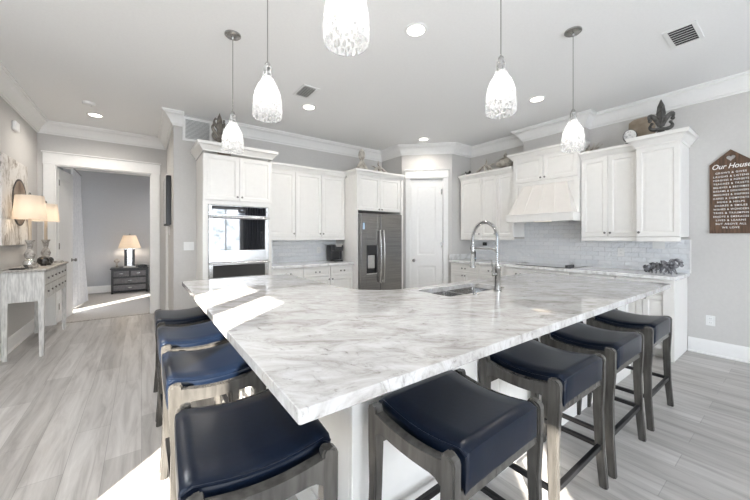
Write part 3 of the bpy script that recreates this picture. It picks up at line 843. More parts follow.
# ------------------------------------------------------------------ pendants, downlights, vents
def make_pendant():
    t = thing('pendant_light', '', 'pendant light', (0, 0, CE), 0, 'glass pendants over the island')
    MB().lathe([(.065, 0), (.065, -.012), (.055, -.020), (.012, -.026), (.006, -.045)], seg=24).build('canopy', M['nickel'], t)
    MB().tube([(0, 0, -.02), (0, 0, -.685)], .0035, 8).build('rod', M['nickel'], t)
    MB().lathe([(.008, -.66), (.017, -.672), (.017, -.70), (.022, -.705), (.022, -.76), (.016, -.765)], seg=16).build('socket', M['nickel'], t)
    pr = [(.024, -.69), (.025, -.715), (.029, -.745), (.040, -.775), (.060, -.808), (.075, -.845), (.084, -.89), (.088, -.945), (.087, -.985), (.084, -1.003)]
    inn = [(r - .004, z) for r, z in pr[::-1]]
    m_ = MB(); m_.lathe(pr + inn + [pr[0]], seg=40, cap=False); m_.build('glass_shade', M['glass'], t, smooth=60)
    MB().lathe([(.010, -.765), (.014, -.785), (.030, -.835), (.034, -.865), (.026, -.900), (.004, -.915)], seg=16).build('bulb', M['bulb'], t)
    return t
pd = make_pendant()
PEND = [(.63, 2.918, 'glass pendant hanging farthest left, in front of the oven tower'), (.625, 1.97, 'second glass pendant from the oven tower'),
        (.625, 1.035, 'largest looking glass pendant, cut by the top edge over the near corner'),
        (1.72, 1.08, 'glass pendant over the middle of the long side near the sink'), (2.93, 1.172, 'glass pendant hanging farthest right, before the range hood')]
for i, (x, y, lb) in enumerate(PEND):
    o = pd if i == 0 else copy_tree(pd)
    o.location = (x, y, CE); o['label'] = lb
DLS = [(1.854, 1.945, 'recessed ceiling light near the middle, right of the top pendant'), (4.008, 2.018, 'recessed ceiling light in front of the range hood'),
       (1.801, 3.943, 'recessed ceiling light beside the small dark ceiling vent'), (4.03, 4.03, 'recessed ceiling light above the pantry door'), (-.534, 6.0, 'recessed ceiling light in the hall before the bedroom door'),
       (-.55, 3.0, 'added unseen recessed light brightening the left aisle, farther from the camera'),  # added fixture out of view, fills the dim hall side
       (-.55, 1.0, 'added unseen recessed light brightening the left aisle beside the near glazed door')]  # second added fixture out of view, more fill on the left
dl = thing('recessed_light', '', 'ceiling light', (0, 0, CE), 0, 'recessed ceiling lights')
MB().lathe([(.095, 0), (.095, -.004), (.088, -.008), (.072, -.006), (.070, 0)], seg=32).build('trim_ring', M['white_plastic'], dl)
MB().lathe([(.071, -.002), (.070, -.0045), (.03, -.006), (.002, -.006)], seg=32).build('lens', M['downlight'], dl)
for i, (x, y, lb) in enumerate(DLS):
    o = dl if i == 0 else copy_tree(dl)
    o.location = (x, y, CE); o['label'] = lb
    ld = bpy.data.lights.new('downlight_beam', 'SPOT'); ld.energy = (30, 20, 34, 30, 60, 115, 55)[i]; ld.color = (1.0, .93, .85) if i < 5 else (.96, .98, 1.0); ld.spot_size = R(160); ld.spot_blend = .7; ld.shadow_soft_size = .06  # last two beams are added fill for the left aisle
    lo_ = bpy.data.objects.new('downlight_beam', ld); COL.objects.link(lo_); lo_.location = (x, y, CE - .02)
def ceiling_vent(lb, x, y, w, d, rz, n):
    t = thing('ceiling_vent', lb, 'vent', (x, y, CE), rz, 'ceiling air vents')
    f = MB(); f.box(-w / 2, w / 2, -d / 2, -d / 2 + .03, -.008, 0, .002); f.box(-w / 2, w / 2, d / 2 - .03, d / 2, -.008, 0, .002)
    f.box(-w / 2, -w / 2 + .03, -d / 2 + .03, d / 2 - .03, -.008, 0, .002); f.box(w / 2 - .03, w / 2, -d / 2 + .03, d / 2 - .03, -.008, 0, .002); f.build('frame', M['white_plastic'], t)
    MB().box(-w / 2 + .02, w / 2 - .02, -d / 2 + .02, d / 2 - .02, -.003, 0).build('backing', M['grille_dark'], t)
    for i in range(n):
        xx = -w / 2 + .03 + (w - .06) * (i + .5) / n
        s = MB(); s.X = Matrix.Translation((xx, 0, -.013)) @ Matrix.Rotation(R(-28), 4, 'Y'); s.box(-.010, .010, -d / 2 + .03, d / 2 - .03, -.0015, .0015)
        s.build('louvre', M['white_plastic'], t)
ceiling_vent('large white louvred vent in the right of the ceiling', 3.755, .635, .37, .21, 0, 7)
ceiling_vent('small dark louvred ceiling vent near the oven tower', 1.585, 3.545, .21, .33, 0, 5)
t = thing('smoke_detector', 'round white smoke detector on the hall ceiling', 'smoke detector', (-.55, 5.5, CE))
MB().lathe([(.065, 0), (.065, -.018), (.058, -.030), (.03, -.036), (.002, -.036)], seg=28).build('housing', M['white_plastic'], t)
MB().lathe([(.006, -.036), (.006, -.039), (.001, -.039)], (.025, 0, 0), 10).build('test_button', M['slot'], t)
# return-air grille high on the back wall
t = thing('wall_grille', 'white framed return air grille high beside the carved finial', 'vent', (.655, YB, 2.885))
f = MB(); a, b_ = .19, .17
f.box(-a, a, -.018, 0, b_ - .035, b_, .003); f.box(-a, a, -.018, 0, -b_, -b_ + .035, .003); f.box(-a, -a + .035, -.018, 0, -b_ + .035, b_ - .035, .003); f.box(a - .035, a, -.018, 0, -b_ + .035, b_ - .035, .003)
f.build('frame', M['trim'], t)
MB().box(-a + .03, a - .03, -.004, 0, -b_ + .03, b_ - .03).build('backing', M['slot'], t)
for i in range(14):
    zz = -b_ + .04 + (2 * b_ - .08) * (i + .5) / 14
    s = MB(); s.X = Matrix.Translation((0, -.010, zz)) @ Matrix.Rotation(R(40), 4, 'X'); s.box(-a + .034, a - .034, -.009, .009, -.0015, .0015); s.build('louvre', M['white_plastic'], t)

# ------------------------------------------------------------------ outlets and switches
def plate(name, lb, cat, loc, rz, w, h, kind, m=None, group=None):
    t = thing(name, lb, cat, loc, rz, group)
    MB().box(-w / 2, w / 2, -.006, 0, -h / 2, h / 2, .002).build('cover_plate', M['white_plastic'], t)
    if kind == 'outlet':
        for dz in (-.024, .024):
            r_ = MB().box(-.017, .017, -.009, -.005, dz - .015, dz + .015, .003).build('socket', M['white_plastic'], t)
            q = MB(); q.box(-.008, -.005, -.0095, -.0088, dz - .003, dz + .008); q.box(.005, .008, -.0095, -.0088, dz - .003, dz + .006); q.build('slots', M['slot'], r_)
    else:
        n = kind
        for i in range(n):
            x = (i - (n - 1) / 2) * .046
            MB().box(x - .016, x + .016, -.010, -.005, -.033, .033, .002).build('rocker', M['white_plastic'], t)
    return t
go = 'white wall outlets'
plate('wall_outlet', 'white outlet low on the grey wall below the wooden sign', 'outlet', (XR, .66, .39), RIGHT, .075, .115, 'outlet', group=go)
plate('wall_outlet', 'white outlet on the tile under the right double door cabinet', 'outlet', (XR - .012, 1.497, 1.14), RIGHT, .075, .115, 'outlet', group=go)
plate('light_switch', 'wide white switch plate on the tile above the grey driftwood', 'switch', (XR - .012, 1.11, 1.255), RIGHT, .12, .115, 2)
plate('wall_outlet', 'white outlet on the tile left of the coffee maker', 'outlet', (2.575, YB - .012, 1.11), 0, .075, .115, 'outlet', group=go)
plate('light_switch', 'white switch plate on the wall left of the oven tower', 'switch', (.545, YB, 1.215), 0, .13, .12, 2)
t = thing('plug_adapter', 'small black plug on the tile behind the faucet', 'plug', (XR - .012, 3.60, 1.215), RIGHT)
MB().box(-.035, .035, -.045, 0, -.03, .03, .006).build('adapter_body', M['black'], t)
MB().box(-.004, .004, -.047, -.044, -.004, .004).build('indicator', M['slot'], t)
plate('thermostat', 'small white control below the dark hall screen', 'thermostat', (.36, 6.0, 1.44), RIGHT + PI, .09, .13, 1).rotation_euler = (0, 0, -PI / 2)
bpy.context.view_layer.update()
t = thing('door_chime', 'small white box high on the left hall wall', 'chime box', (XL, 5.75, 2.70), PI / 2)
t.rotation_euler = (0, 0, PI / 2)
MB().box(-.08, .08, -.035, 0, -.055, .055, .006).build('housing', M['white_plastic'], t)
MB().box(-.05, .05, -.038, -.034, -.03, .03, .003).build('face_plate', M['white_plastic'], t)
t = thing('wall_screen', 'thin dark framed screen on the hall side wall', 'screen', (.36, 6.02, 1.90), -PI / 2)
MB().box(-.36, .36, -.065, 0, -.37, .37, .006).build('frame', M['black'], t)
MB().box(-.34, .34, -.068, -.064, -.35, .35).build('glass', M['screen'], t)

# ------------------------------------------------------------------ counter items
t = thing('coffee_maker', 'black single-serve coffee maker on the back worktop', 'coffee maker', (2.775, 4.98, .917))
MB().box(-.095, .095, -.02, .16, 0, .285, .02, 3).build('body', M['black'], t)
b = MB(); b.box(-.09, .09, -.14, .02, .185, .290, .018, 3); b.build('brew_head', M['black'], t)
MB().box(-.06, .06, -.145, -.11, .255, .296, .008).build('handle', M['steel'], t)
MB().box(-.08, .08, -.14, -.01, 0, .028, .006).build('drip_tray', M['black'], t)
MB().box(-.045, .045, -.143, -.138, .03, .035).build('tray_edge', M['steel'], t)
MB().box(.096, .145, .0, .15, .0, .27, .015, 2).build('water_tank', mat('smoked_tank', (.05, .05, .055), .12), t)
t = thing('bottle', 'black bottle with slim neck on the worktop near the pantry', 'bottle', (4.72, 3.49, .917))
MB().lathe([(.035, 0), (.037, .01), (.037, .15), (.030, .18), (.014, .21), (.013, .25)], seg=20).build('body', M['black'], t)
MB().lathe([(.015, .25), (.015, .275), (.002, .276)], seg=14).build('cap', M['black'], t)
MB().lathe([(.0375, .05), (.0375, .06)], seg=20, cap=False).build('label_band', M['sticker'], t)
t = MB(); rnd = random.Random(3)
for i in range(26):
    u = i / 25; y = 1.14 - .27 * u + rnd.uniform(-.03, .03)
    t.ball((4.90 + rnd.uniform(-.06, .06), y, .968 + .065 * u + rnd.uniform(-.018, .05) * (0.3 + u)), (rnd.uniform(.018, .036), rnd.uniform(.022, .046), rnd.uniform(.015, .030)), 2, .5, Matrix.Rotation(rnd.uniform(0, 3), 3, 'X'), 1.8, i)
for i in range(9):
    y = 1.16 - .28 * i / 8
    t.tube([(4.86 + rnd.uniform(-.03, .05), y, .925), (4.89, y + rnd.uniform(-.02, .02), .95), (4.91, y + rnd.uniform(-.05, .05), 1.0)], [.009, .014, .018], 8)
tag(t.build('driftwood', M['coral'], smooth=60), 'knotted grey driftwood sculpture on the end of the right worktop', 'decoration')

# ------------------------------------------------------------------ decor on top of the cabinets
def fleur(name, lb, loc, rz, h, m, base_w, lobes):
    t = thing(name, lb, 'finial', loc, rz)
    b = MB(); b.box(-base_w, base_w, -.04, .04, 0, h * .06, .005); b.lathe([(base_w * .75, h * .06), (base_w * .5, h * .10), (base_w * .35, h * .16), (base_w * .55, h * .20)], seg=16, sy=.6)
    b.build('base', m, t)
    c = MB()
    c.lathe([(.006, h * .18), (h * .075, h * .42), (h * .10, h * .62), (h * .075, h * .82), (.002, h)], seg=12, sy=.55)
    c.tube([(0, -.03, h * .2), (0, -.042, h * .6), (0, -.02, h * .9)], [.006, .008, .003], 6)
    c.build('centre_leaf', m, t)
    for s in (-1, 1):
        for (x0, zb0, x1, z1, x2, z2, x3, z3, r_) in lobes:
            pp = []
            for i in range(14):
                u = i / 13; v = 1 - u
                pp.append((s * h * (v**3 * x0 + 3*v*v*u * x1 + 3*v*u*u * x2 + u**3 * x3), .012 * (x3 < .14), h * (v**3 * zb0 + 3*v*v*u * z1 + 3*v*u*u * z2 + u**3 * z3)))
            l_ = MB(); l_.tube(pp, [h * r_ * (.55 + .55 * math.sin(PI * min(1, .15 + i / 13 * .85))) for i in range(14)], 10)
            l_.ball((pp[-1][0], -.008, pp[-1][2]), h * r_ * .95, 2)
            l_.build('scroll_leaf', m, t)
    return t
fleur('carved_finial', 'carved grey brown lotus finial on top of the oven tower', (.86, 4.76, 2.565), .25, .47, M['carved'], .08, ((.02, .20, .12, .22, .26, .30, .15, .42, .042), (.03, .30, .12, .44, .27, .52, .17, .62, .042), (.02, .50, .08, .62, .19, .70, .12, .80, .036)))
fleur('fleur_de_lis', 'dark charcoal fleur de lis on the right end cabinet', (4.95, 1.03, 2.532), RIGHT + .35, .44, M['dark_iron'], .085, ((.03, .28, .10, .56, .30, .72, .23, .45, .052), (.02, .22, .14, .16, .30, .24, .19, .36, .044)))
t = thing('finial', 'pale weathered finial with egg top over the refrigerator', 'finial', (3.17, 4.72, 2.497))
MB().lathe([(.15, 0), (.15, .02), (.12, .05), (.095, .10), (.06, .16), (.04, .20), (.035, .23)], seg=28).build('base', M['antique'], t)
MB().lathe([(.035, .23), (.055, .26), (.062, .31), (.05, .37), (.02, .41), (.002, .42)], seg=24).build('egg_top', M['antique'], t)
def antler(name, lb, loc, rz, flip=1, sc=1.0):
    m_ = MB(); s = sc
    m_.tube([(-.22 * s * flip, 0, .02), (-.16 * s * flip, .01, .07 * s), (-.08 * s * flip, .02, .13 * s), (.0, .0, .15 * s), (.08 * s * flip, -.01, .11 * s), (.15 * s * flip, 0, .04 * s), (.20 * s * flip, .01, .02)], [.016, .022, .022, .022, .022, .02, .014], 8)
    m_.tube([(0, 0, .15 * s), (.03 * s * flip, 0, .20 * s), (.02 * s * flip, 0, .27 * s)], [.018, .014, .004], 8)
    m_.tube([(.06 * s * flip, 0, .12 * s), (.12 * s * flip, .02, .15 * s), (.18 * s * flip, .03, .16 * s)], [.016, .012, .004], 8)
    m_.tube([(-.02 * s * flip, 0, .15 * s), (-.0 * s * flip, -.03, .07 * s), (.06 * s * flip, -.06, .016)], [.016, .015, .012], 8)
    m_.tube([(.02 * s * flip, 0, .14 * s), (.03 * s, .05, .08 * s), (.0, .09, .02)], [.016, .015, .012], 8)
    o = m_.build(name, M['bone'], smooth=60); o.location = loc; o.rotation_euler = (0, 0, rz)
    return tag(o, lb, 'decoration')
antler('antler', 'pale branching antler over the right half of the refrigerator', (3.55, 4.70, 2.497), 0, -1, .95)
antler('antler', 'pale branching antler over the cabinets left of the range hood', (5.04, 3.48, 2.497), RIGHT, 1, 1.0)
t = thing('tureen', 'rounded antique covered bowl left of the range hood cabinet', 'covered bowl', (5.03, 3.07, 2.497))
MB().lathe([(.07, 0), (.08, .012), (.06, .025), (.12, .06), (.155, .10), (.15, .125)], seg=28).build('bowl', M['antique'], t)
MB().lathe([(.155, .125), (.14, .145), (.09, .18), (.035, .205), (.02, .215)], seg=28).build('lid', M['antique'], t)
MB().lathe([(.015, .215), (.032, .23), (.036, .25), (.018, .275), (.012, .295), (.002, .32)], seg=18).build('lid_knob', M['antique'], t)
m_ = MB(); m_.ball((0, 0, .035), (.045, .035, .035), 2, .3); m_.ball((.035, .0, .075), (.025, .022, .028), 2, .2); m_.tube([(-.03, 0, .04), (-.06, 0, .085), (-.055, 0, .10)], [.014, .010, .003], 8)
o = m_.build('figurine', M['dark_iron'], smooth=60); o.location = (5.0, 3.82, 2.497); o.rotation_euler = (0, 0, RIGHT); tag(o, 'tiny dark figurine on the cabinet next to the pantry wall', 'figurine')
m_ = MB()
for i in range(7):
    a = -0.9 + 1.8 * i / 6
    m_.tube([(0, 0, .02), (.10 * math.sin(a) * .6 - .03, .0, .05), (.22 * math.sin(a) - .04, -.01, .06 + .10 * math.cos(a))], [.014, .018, .004], 6)
o = m_.build('driftwood', M['bone'], smooth=60); o.location = (5.09, 1.79, 2.497); o.rotation_euler = (0, 0, RIGHT); tag(o, 'grey driftwood piece beside the hood cabinet top', 'decoration')
t = thing('agate_slice', 'white oval stone slice with dark rim on a little stand', 'decoration', (4.96, 1.33, 2.50), RIGHT + .3)
k = MB(); k.X = Matrix.Translation((0, 0, .115)) @ Matrix.Rotation(R(80), 4, 'X')
k.lathe([(.080, -.008), (.084, -.004), (.084, .004), (.080, .008)], seg=32, sx=.86, sy=1.05); k.build('rim', M['dark_iron'], t)
k = MB(); k.X = Matrix.Translation((0, 0, .115)) @ Matrix.Rotation(R(80), 4, 'X')
k.lathe([(.074, -.009), (.074, .0115), (.002, .0125)], seg=32, sx=.86, sy=1.05); k.build('stone', M['agate'], t)
MB().box(-.045, .045, -.03, .05, 0, .03, .006).build('stand', M['black'], t)
def plaque(lb, loc, rz, w, h, m):
    k = MB(); k.X = Matrix.Rotation(R(-8), 4, 'X')
    pl = [(-w, 0), (w, 0), (w * 1.03, h * .5), (w, h * .93)] + [(w * .8 * math.cos(PI * i / 8), h * .95 + h * .06 * math.sin(PI * i / 8)) for i in range(9)] + [(-w * .98, h * .9)]
    k.prism(pl, 'y', -.01, .01)
    o = k.build('plaque', m, smooth=30); o.location = loc; o.rotation_euler = (0, 0, rz); return tag(o, lb, 'plaque')
plaque('tan slate plaque leaning behind the dark fleur de lis', (5.15, 1.27, 2.50), RIGHT, .135, .38, M['plaque'])
plaque('brown plaque leaning behind the carved lotus finial', (.99, 5.12, 2.565), 0, .09, .30, mottled('brown_plaque', (.20, .15, .12), (.32, .26, .21), 8, .7))

# ------------------------------------------------------------------ wooden sign
t = thing('wall_sign', 'house shaped brown wooden sign with white lettering', 'sign', (XR, .505, 1.385), RIGHT)
hw_ = .162; ZS, ZP = .775, .925
hr = []
for i in range(24):
    a = 2 * PI * i / 24
    hr.append((.030 * math.sin(a) ** 3 * 1.15, ZS + .058 + .0023 * (13 * math.cos(a) - 5 * math.cos(2 * a) - 2 * math.cos(3 * a) - math.cos(4 * a))))
pl = [(-hw_, 0), (hw_, 0), (hw_, ZS), (0, ZP), (-hw_, ZS)]
mm = MB(); bm = mm.bm
for y in (-.020, 0):
    es = []
    for q in (pl, hr):
        v = [bm.verts.new((a, y, b)) for a, b in q]; es += [bm.edges.new((v[i], v[(i + 1) % len(v)])) for i in range(len(v))]
    bmesh.ops.triangle_fill(bm, edges=es, use_beauty=True)
for q in (pl, hr):
    a_ = [bm.verts.new((a, -.020, b)) for a, b in q]; b_ = [bm.verts.new((a, 0, b)) for a, b in q]
    for i in range(len(q)): bm.faces.new([a_[i], a_[(i + 1) % len(q)], b_[(i + 1) % len(q)], b_[i]])
bmesh.ops.remove_doubles(bm, verts=bm.verts, dist=1e-5)
mm.build('board', M['sign_wood'], t, smooth=30)
def text(par, s, x, z, size, y=-.0215, shear=0.0, name='lettering', sp=1.0, m=None, maxw=None):
    cu = bpy.data.curves.new(name, 'FONT'); cu.body = s; cu.size = size; cu.align_x = 'CENTER'; cu.align_y = 'CENTER'; cu.extrude = .0006; cu.shear = shear; cu.space_character = sp
    cu.offset = size * .012
    ob = bpy.data.objects.new(name, cu); COL.objects.link(ob)
    bpy.context.view_layer.update()
    me = bpy.data.meshes.new_from_object(ob.evaluated_get(bpy.context.evaluated_depsgraph_get()))
    bpy.data.objects.remove(ob)
    wd = max(v.co.x for v in me.vertices) - min(v.co.x for v in me.vertices)
    k = min(1, maxw / wd) if maxw else 1
    me.transform(Matrix.Translation((x, y, z)) @ Matrix.Rotation(R(90), 4, 'X') @ Matrix.Diagonal((k, 1, 1, 1)))
    me.materials.clear(); me.materials.append(m or M['sign_text'])
    o = bpy.data.objects.new(name, me); COL.objects.link(o); o.parent = par; return o
text(t, 'Our House', 0, .742, .075, shear=.32, maxw=.29)
LINES = ['GROWS & GIVES', 'LAUGHS & LISTENS', 'FORGIVES & FORGETS', 'TEACHES & TRUSTS', 'BELIEVES & BECOMES', 'DREAMS & DISCOVERS', 'IMAGINES & INSPIRES', 'CARES & COMFORTS',
         'HUGS & HELPS', 'SHARES & SMILES', 'WISHES & WONDERS', 'TRIES & TRIUMPHS', 'ENJOYS & EMBRACES', 'LIVES & LEARNS', 'BUT ABOVE ALL', 'WE LOVE']
for i, s in enumerate(LINES): text(t, s, 0, .672 - i * .0405, .027, sp=1.2, maxw=.262)

# ------------------------------------------------------------------ hall console and lamps
CX0, CX1, CY0, CY1, CZ = -1.215, -.885, 5.10, 6.44, .985
t = thing('console_table', 'whitewashed apothecary console with small drawers against the hall wall', 'console table', (CX0, CY0, 0))
cw, cl = CX1 - CX0, CY1 - CY0
MB().box(-.012, cw + .018, -.018, cl + .018, CZ - .025, CZ, .004).build('table_top', M['console_top'], t)
MB().box(.008, cw - .012, .012, cl - .012, .625, CZ - .026).build('case', M['console_wood'], t)
for lx_, ly_ in ((0, 0), (cw - .05, 0), (0, cl - .05), (cw - .05, cl - .05)):
    m_ = MB(); tp = .008
    m_.ring_skin([[(lx_ + tp, ly_ + tp, 0), (lx_ + .05 - tp, ly_ + tp, 0), (lx_ + .05 - tp, ly_ + .05 - tp, 0), (lx_ + tp, ly_ + .05 - tp, 0)]] + [[(lx_, ly_, z), (lx_ + .05, ly_, z), (lx_ + .05, ly_ + .05, z), (lx_, ly_ + .05, z)] for z in (.62, CZ - .026)])
    m_.build('leg', M['console_wood'], t, smooth=20)
nc = 6
for r_ in range(2):
    for c_ in range(nc):
        y0 = .06 + (cl - .12) * c_ / nc; y1 = .06 + (cl - .12) * (c_ + 1) / nc; z0 = .645 + r_ * .155
        m_ = MB(); m_.box(cw - .014, cw - .001, y0 + .006, y1 - .006, z0, z0 + .145, .003)
        d_ = m_.build('drawer', M['console_wood'], t)
        q = MB(); q.tube([(cw, (y0 + y1) / 2, z0 + .07), (cw + .008, (y0 + y1) / 2, z0 + .07), (cw + .016, (y0 + y1) / 2, z0 + .07)], [.006, .014, .011], 10); q.build('knob', M['pull'], d_)
MB().box(cw - .014, cw + .002, .05, cl - .05, .788, .80).build('drawer_divider', M['console_top'], t)
def table_lamp(lb, x, y, z, h1, h2, r0, r1, kind='buffet', group=None):
    t = thing('table_lamp', lb, 'lamp', (x, y, z), 0, group)
    bz = h1 - .0
    MB().box(-.06, .06, -.06, .06, 0, .03, .004).build('base', M['lamp_stone'], t)
    MB().lathe([(.05, .03), (.030, .05), (.022, .08), (.042, .12), (.050, .15), (.035, .19), (.020, .22), (.028, .26), (.034, .30), (.042, .315), (.042, .325)], seg=24).build('baluster', M['lamp_stone'], t)
    MB().lathe([(.016, .325), (.015, h1 + .03), (.004, h1 + .032)], seg=14).build('stem', M['candle'], t)
    lampshade(t, h1, h2, r0, r1)
    return t
def lampshade(t, h1, h2, r0, r1, en=1.5):
    pr = [(r0, h1), (r1, h2)]
    MB().lathe([(r0, h1), (r1, h2), (r1 - .003, h2), (r0 - .003, h1), (r0, h1)], seg=40, cap=False).build('lamp_shade', M['shade'], t, smooth=50)
    hn = MB(); hn.lathe([(.006, h1), (.006, h2 + .01), (.012, h2 + .015), (.009, h2 + .035), (.002, h2 + .04)], seg=10)
    for a in (0, 2.1, 4.2): hn.tube([(0, 0, h2 - .006), (r1 * .985 * math.cos(a), r1 * .985 * math.sin(a), h2 - .006)], .002, 5)
    hn.build('finial', M['nickel'], t)
    zb_ = h1 + (h2 - h1) * .5
    MB().ball((0, 0, zb_), (.028, .028, .036), 2).build('bulb', M['bulb'], t)
    ld = bpy.data.lights.new('lamp_glow', 'POINT'); ld.energy = en; ld.color = (1.0, .84, .66); ld.shadow_soft_size = .05
    l_ = bpy.data.objects.new('lamp_glow', ld); COL.objects.link(l_); l_.parent = t; l_.location = (0, 0, h1 + .05)
table_lamp('nearer buffet lamp with white drum shade on the console', -1.06, 5.42, CZ, .57, .845, .145, .120, group='console lamps')
table_lamp('farther buffet lamp with warm drum shade on the console', -1.03, 6.02, CZ, .57, .80, .135, .110, group='console lamps')
def orb(lb, x, y, r, m, base=True):
    t = thing('decorative_ball', lb, 'ball', (x, y, CZ), 0, 'glass balls on the console')
    MB().ball((0, 0, r + .006), r, 3).build('sphere', m, t)
    MB().lathe([(r * .45, 0), (r * .5, .008), (r * .3, .012)], seg=16).build('foot', m, t)
orb('silver mercury glass ball in front of the nearer lamp', -1.02, 5.20, .055, M['glass_ball'])
orb('dark speckled ball between the two console lamps', -.99, 5.66, .058, M['dark_ball'])
orb('low dark ball with pale streaks beside the farther lamp', -.97, 5.82, .05, M['dark_ball'])
m_ = MB().lathe([(.06, 0), (.075, .012), (.07, .014), (.05, .006), (.002, .005)], (-1.10, 5.16, CZ), 20).build('dish', M['dark_iron']); tag(m_, 'flat dark dish at the near end of the console', 'dish')
m_ = MB(); m_.box(-.05, .05, -.07, .07, 0, .014, .002); m_.box(-.045, .045, -.065, .065, .014, .024, .002); o = m_.build('book', M['lamp_stone']); o.location = (-.95, 6.26, CZ); tag(o, 'thin book lying at the far end of the console', 'book')
t = thing('canvas_painting', 'large pale canvas with dark branches and a brown disc on the hall wall', 'painting', (XL, 5.64, 1.25), PI / 2)
t.rotation_euler = (0, 0, PI / 2)
MB().box(-.49, .49, -.040, -.004, 0, 1.02, .004).build('canvas', M['canvas'], t)
k = MB(); k.X = Matrix.Translation((.14, -.041, .52)) @ Matrix.Rotation(R(90), 4, 'X'); k.lathe([(.27, 0), (.27, .004), (.002, .005)], seg=40); d_ = k.build('painted_disc', M['disc'], t)
k = MB(); k.X = Matrix.Translation((.14, -.041, .52)) @ Matrix.Rotation(R(90), 4, 'X'); k.lathe([(.27, 0), (.288, .0), (.288, .006), (.27, .006), (.27, 0)], seg=40, cap=False); k.build('disc_outline', M['dark_iron'], d_)

# ------------------------------------------------------------------ bedroom
o = copy_tree(dl); o.location = (1.0, 8.5, CE); o['label'] = 'added unseen recessed light brightening the bedroom, hidden behind the doorway wall'
ld = bpy.data.lights.new('downlight_beam', 'SPOT'); ld.energy = 110; ld.color = (1.0, .93, .86); ld.spot_size = R(160); ld.spot_blend = .7; ld.shadow_soft_size = .06  # beam of the added bedroom fixture, put in to lift the wall
lo_ = bpy.data.objects.new('downlight_beam', ld); COL.objects.link(lo_); lo_.location = (1.0, 8.5, CE - .02)
t = thing('nightstand', 'black nightstand with four grey drawers against the bedroom wall', 'nightstand', (-.575, 9.62, .006))
nw, ndp, nh = .70, .42, .60
MB().box(-.02, nw + .02, -.02, ndp, nh - .03, nh, .004).build('top', M['nightstand'], t)
b = MB(); b.box(0, .035, 0, ndp, 0, nh - .03); b.box(nw - .035, nw, 0, ndp, 0, nh - .03); b.box(.035, nw - .035, .02, ndp, .05, nh - .03)
for z in (.05, .215, .385, .55): b.box(.035, nw - .035, 0, .02, z - .02, z + .02)
b.box(nw / 2 - .015, nw / 2 + .015, 0, .02, .40, .55); b.build('carcass', M['nightstand'], t)
for (x0, x1, z0, z1) in ((.045, nw / 2 - .02, .41, .525), (nw / 2 + .02, nw - .045, .41, .525), (.045, nw - .045, .24, .36), (.045, nw - .045, .075, .19)):
    d_ = MB().box(x0, x1, -.004, .018, z0, z1, .003).build('drawer', M['ns_drawer'], t)
    MB().box((x0 + x1) / 2 - .035, (x0 + x1) / 2 + .035, -.022, -.004, (z0 + z1) / 2 - .008, (z0 + z1) / 2 + .012, .004).build('pull', M['chrome'], d_)
t = thing('table_lamp', 'bedroom lamp with tapered shade and mirrored column base', 'lamp', (-.235, 9.80, .606))
MB().box(-.12, .12, -.07, .07, 0, .035, .004).build('base', M['white_plastic'], t)
for x in (-.075, .075): MB().box(x - .028, x + .028, -.035, .035, .035, .44, .003).build('column', M['nightstand'], t)
MB().box(-.047, .047, -.03, .03, .035, .44).build('mirror_centre', M['chrome'], t)
MB().box(-.105, .105, -.04, .04, .44, .455, .003).build('cap', M['chrome'], t)
lampshade(t, .47, .78, .225, .125, 9)
t = thing('desk_clock', 'small round metal clock on a post left of the bedroom lamp', 'clock', (-.475, 9.74, .606))
MB().box(-.035, .035, -.025, .025, 0, .02, .003).build('base', M['lamp_stone'], t); MB().box(-.02, .02, -.012, .012, .02, .12).build('post', M['lamp_stone'], t)
k = MB(); k.X = Matrix.Translation((0, 0, .17)) @ Matrix.Rotation(R(90), 4, 'X'); k.lathe([(.055, -.015), (.055, .015), (.045, .018), (.002, .018)], seg=24); k.build('dial', M['lamp_stone'], t)
m_ = MB(); m_.box(-.09, .09, -.05, .05, 0, .05, .008); m_.box(-.06, .06, -.03, .03, .05, .058); o = m_.build('box', M['nightstand']); o.location = (.02, 9.74, .606); tag(o, 'small black box right of the bedroom lamp', 'box')
t = thing('bed', 'bed with blue grey bedding at the right edge of the doorway', 'bed', (.30, 7.9, .006))
MB().box(-.09, 1.6, 2.08, 2.16, 0, 1.30, .01).build('headboard', M['headboard'], t)
MB().box(0, 1.5, 0, 2.07, .04, .28, .01).build('bed_frame', M['headboard'], t)
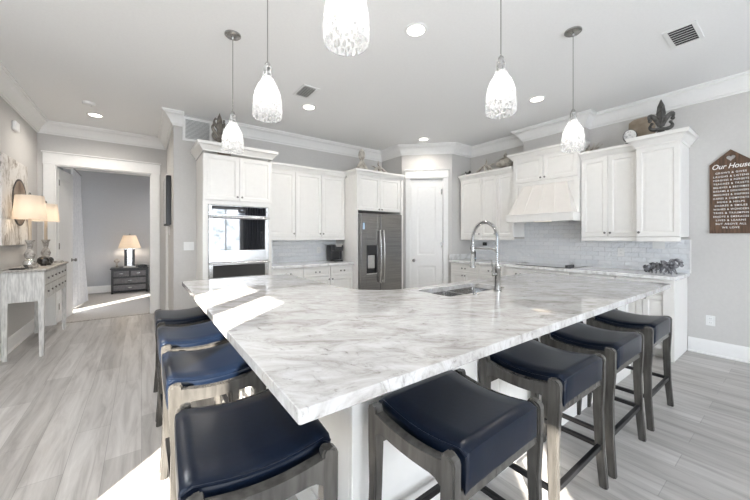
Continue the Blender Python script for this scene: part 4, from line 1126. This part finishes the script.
MB().box(-.01, 1.51, .0, 2.06, .28, .56, .05, 3).build('mattress', M['bedding'], t)
k = MB(); lo = []
for i in range(24):
    y = .02 + 1.98 * i / 23; wv = .012 * math.sin(i * 1.7) + .01 * math.sin(i * .6)
    lo.append([(-.07 + wv, y, .08), (-.075 + wv, y, .40), (-.05 + wv, y, .59), (.0, y, .63), (.75, y, .64 + wv), (1.50, y, .63), (1.56, y, .58), (1.58, y, .1), (1.53, y, .1), (1.53, y, .565), (-.02, y, .565), (-.03, y, .08)])
k.ring_skin(lo); k.build('comforter', M['bedding'], t, smooth=50)
# curtain
m_ = MB(); lo = []; NC = 60
def curt(i, z):
    u = i / NC; k = (1 - z / 2.6)
    y = 7.95 + .95 * u + .03 * k * u
    x = -1.05 + .03 * math.sin(u * 11 * 2 * PI) * (.6 + .6 * k) + (.16 * u - .05) * k ** 1.6 + .02
    return (x, y, z)
zsq = [.02, .3, .7, 1.2, 1.7, 2.2, 2.6]
for z in zsq:
    a_ = [curt(i, z) for i in range(NC + 1)]
    lo.append(a_ + [(x + .005, y, z_) for x, y, z_ in a_[::-1]])
m_.ring_skin(lo); cu = m_.build('curtain', M['curtain'], smooth=60)
tag(cu, 'pale floor length curtain beside the bedroom window', 'curtain')
t = thing('curtain_rod', 'slim curtain rod above the bedroom window', 'rod', (-1.03, 8.4, 2.63))
MB().tube([(0, -.95, 0), (0, .62, 0)], .014, 10).build('rod', M['nickel'], t)
for y in (-.9, .58): MB().tube([(0, y, 0), (-.42, y, 0)], .009, 8).build('bracket', M['nickel'], t)
# dark drape and furniture wall seen only in the oven's reflection
m_ = MB(); lo = []
for z in (.02, 1.2, 2.6):
    a_ = [(3.2 + .9 * i / 50, YR + .12 + .03 * math.sin(i / 50 * 9 * 2 * PI), z) for i in range(51)]
    lo.append(a_ + [(x, y + .006, z_) for x, y, z_ in a_[::-1]])
m_.ring_skin(lo); tag(m_.build('curtain', M['grey_curtain'], smooth=60), 'charcoal drape between the living room windows behind the camera', 'curtain')
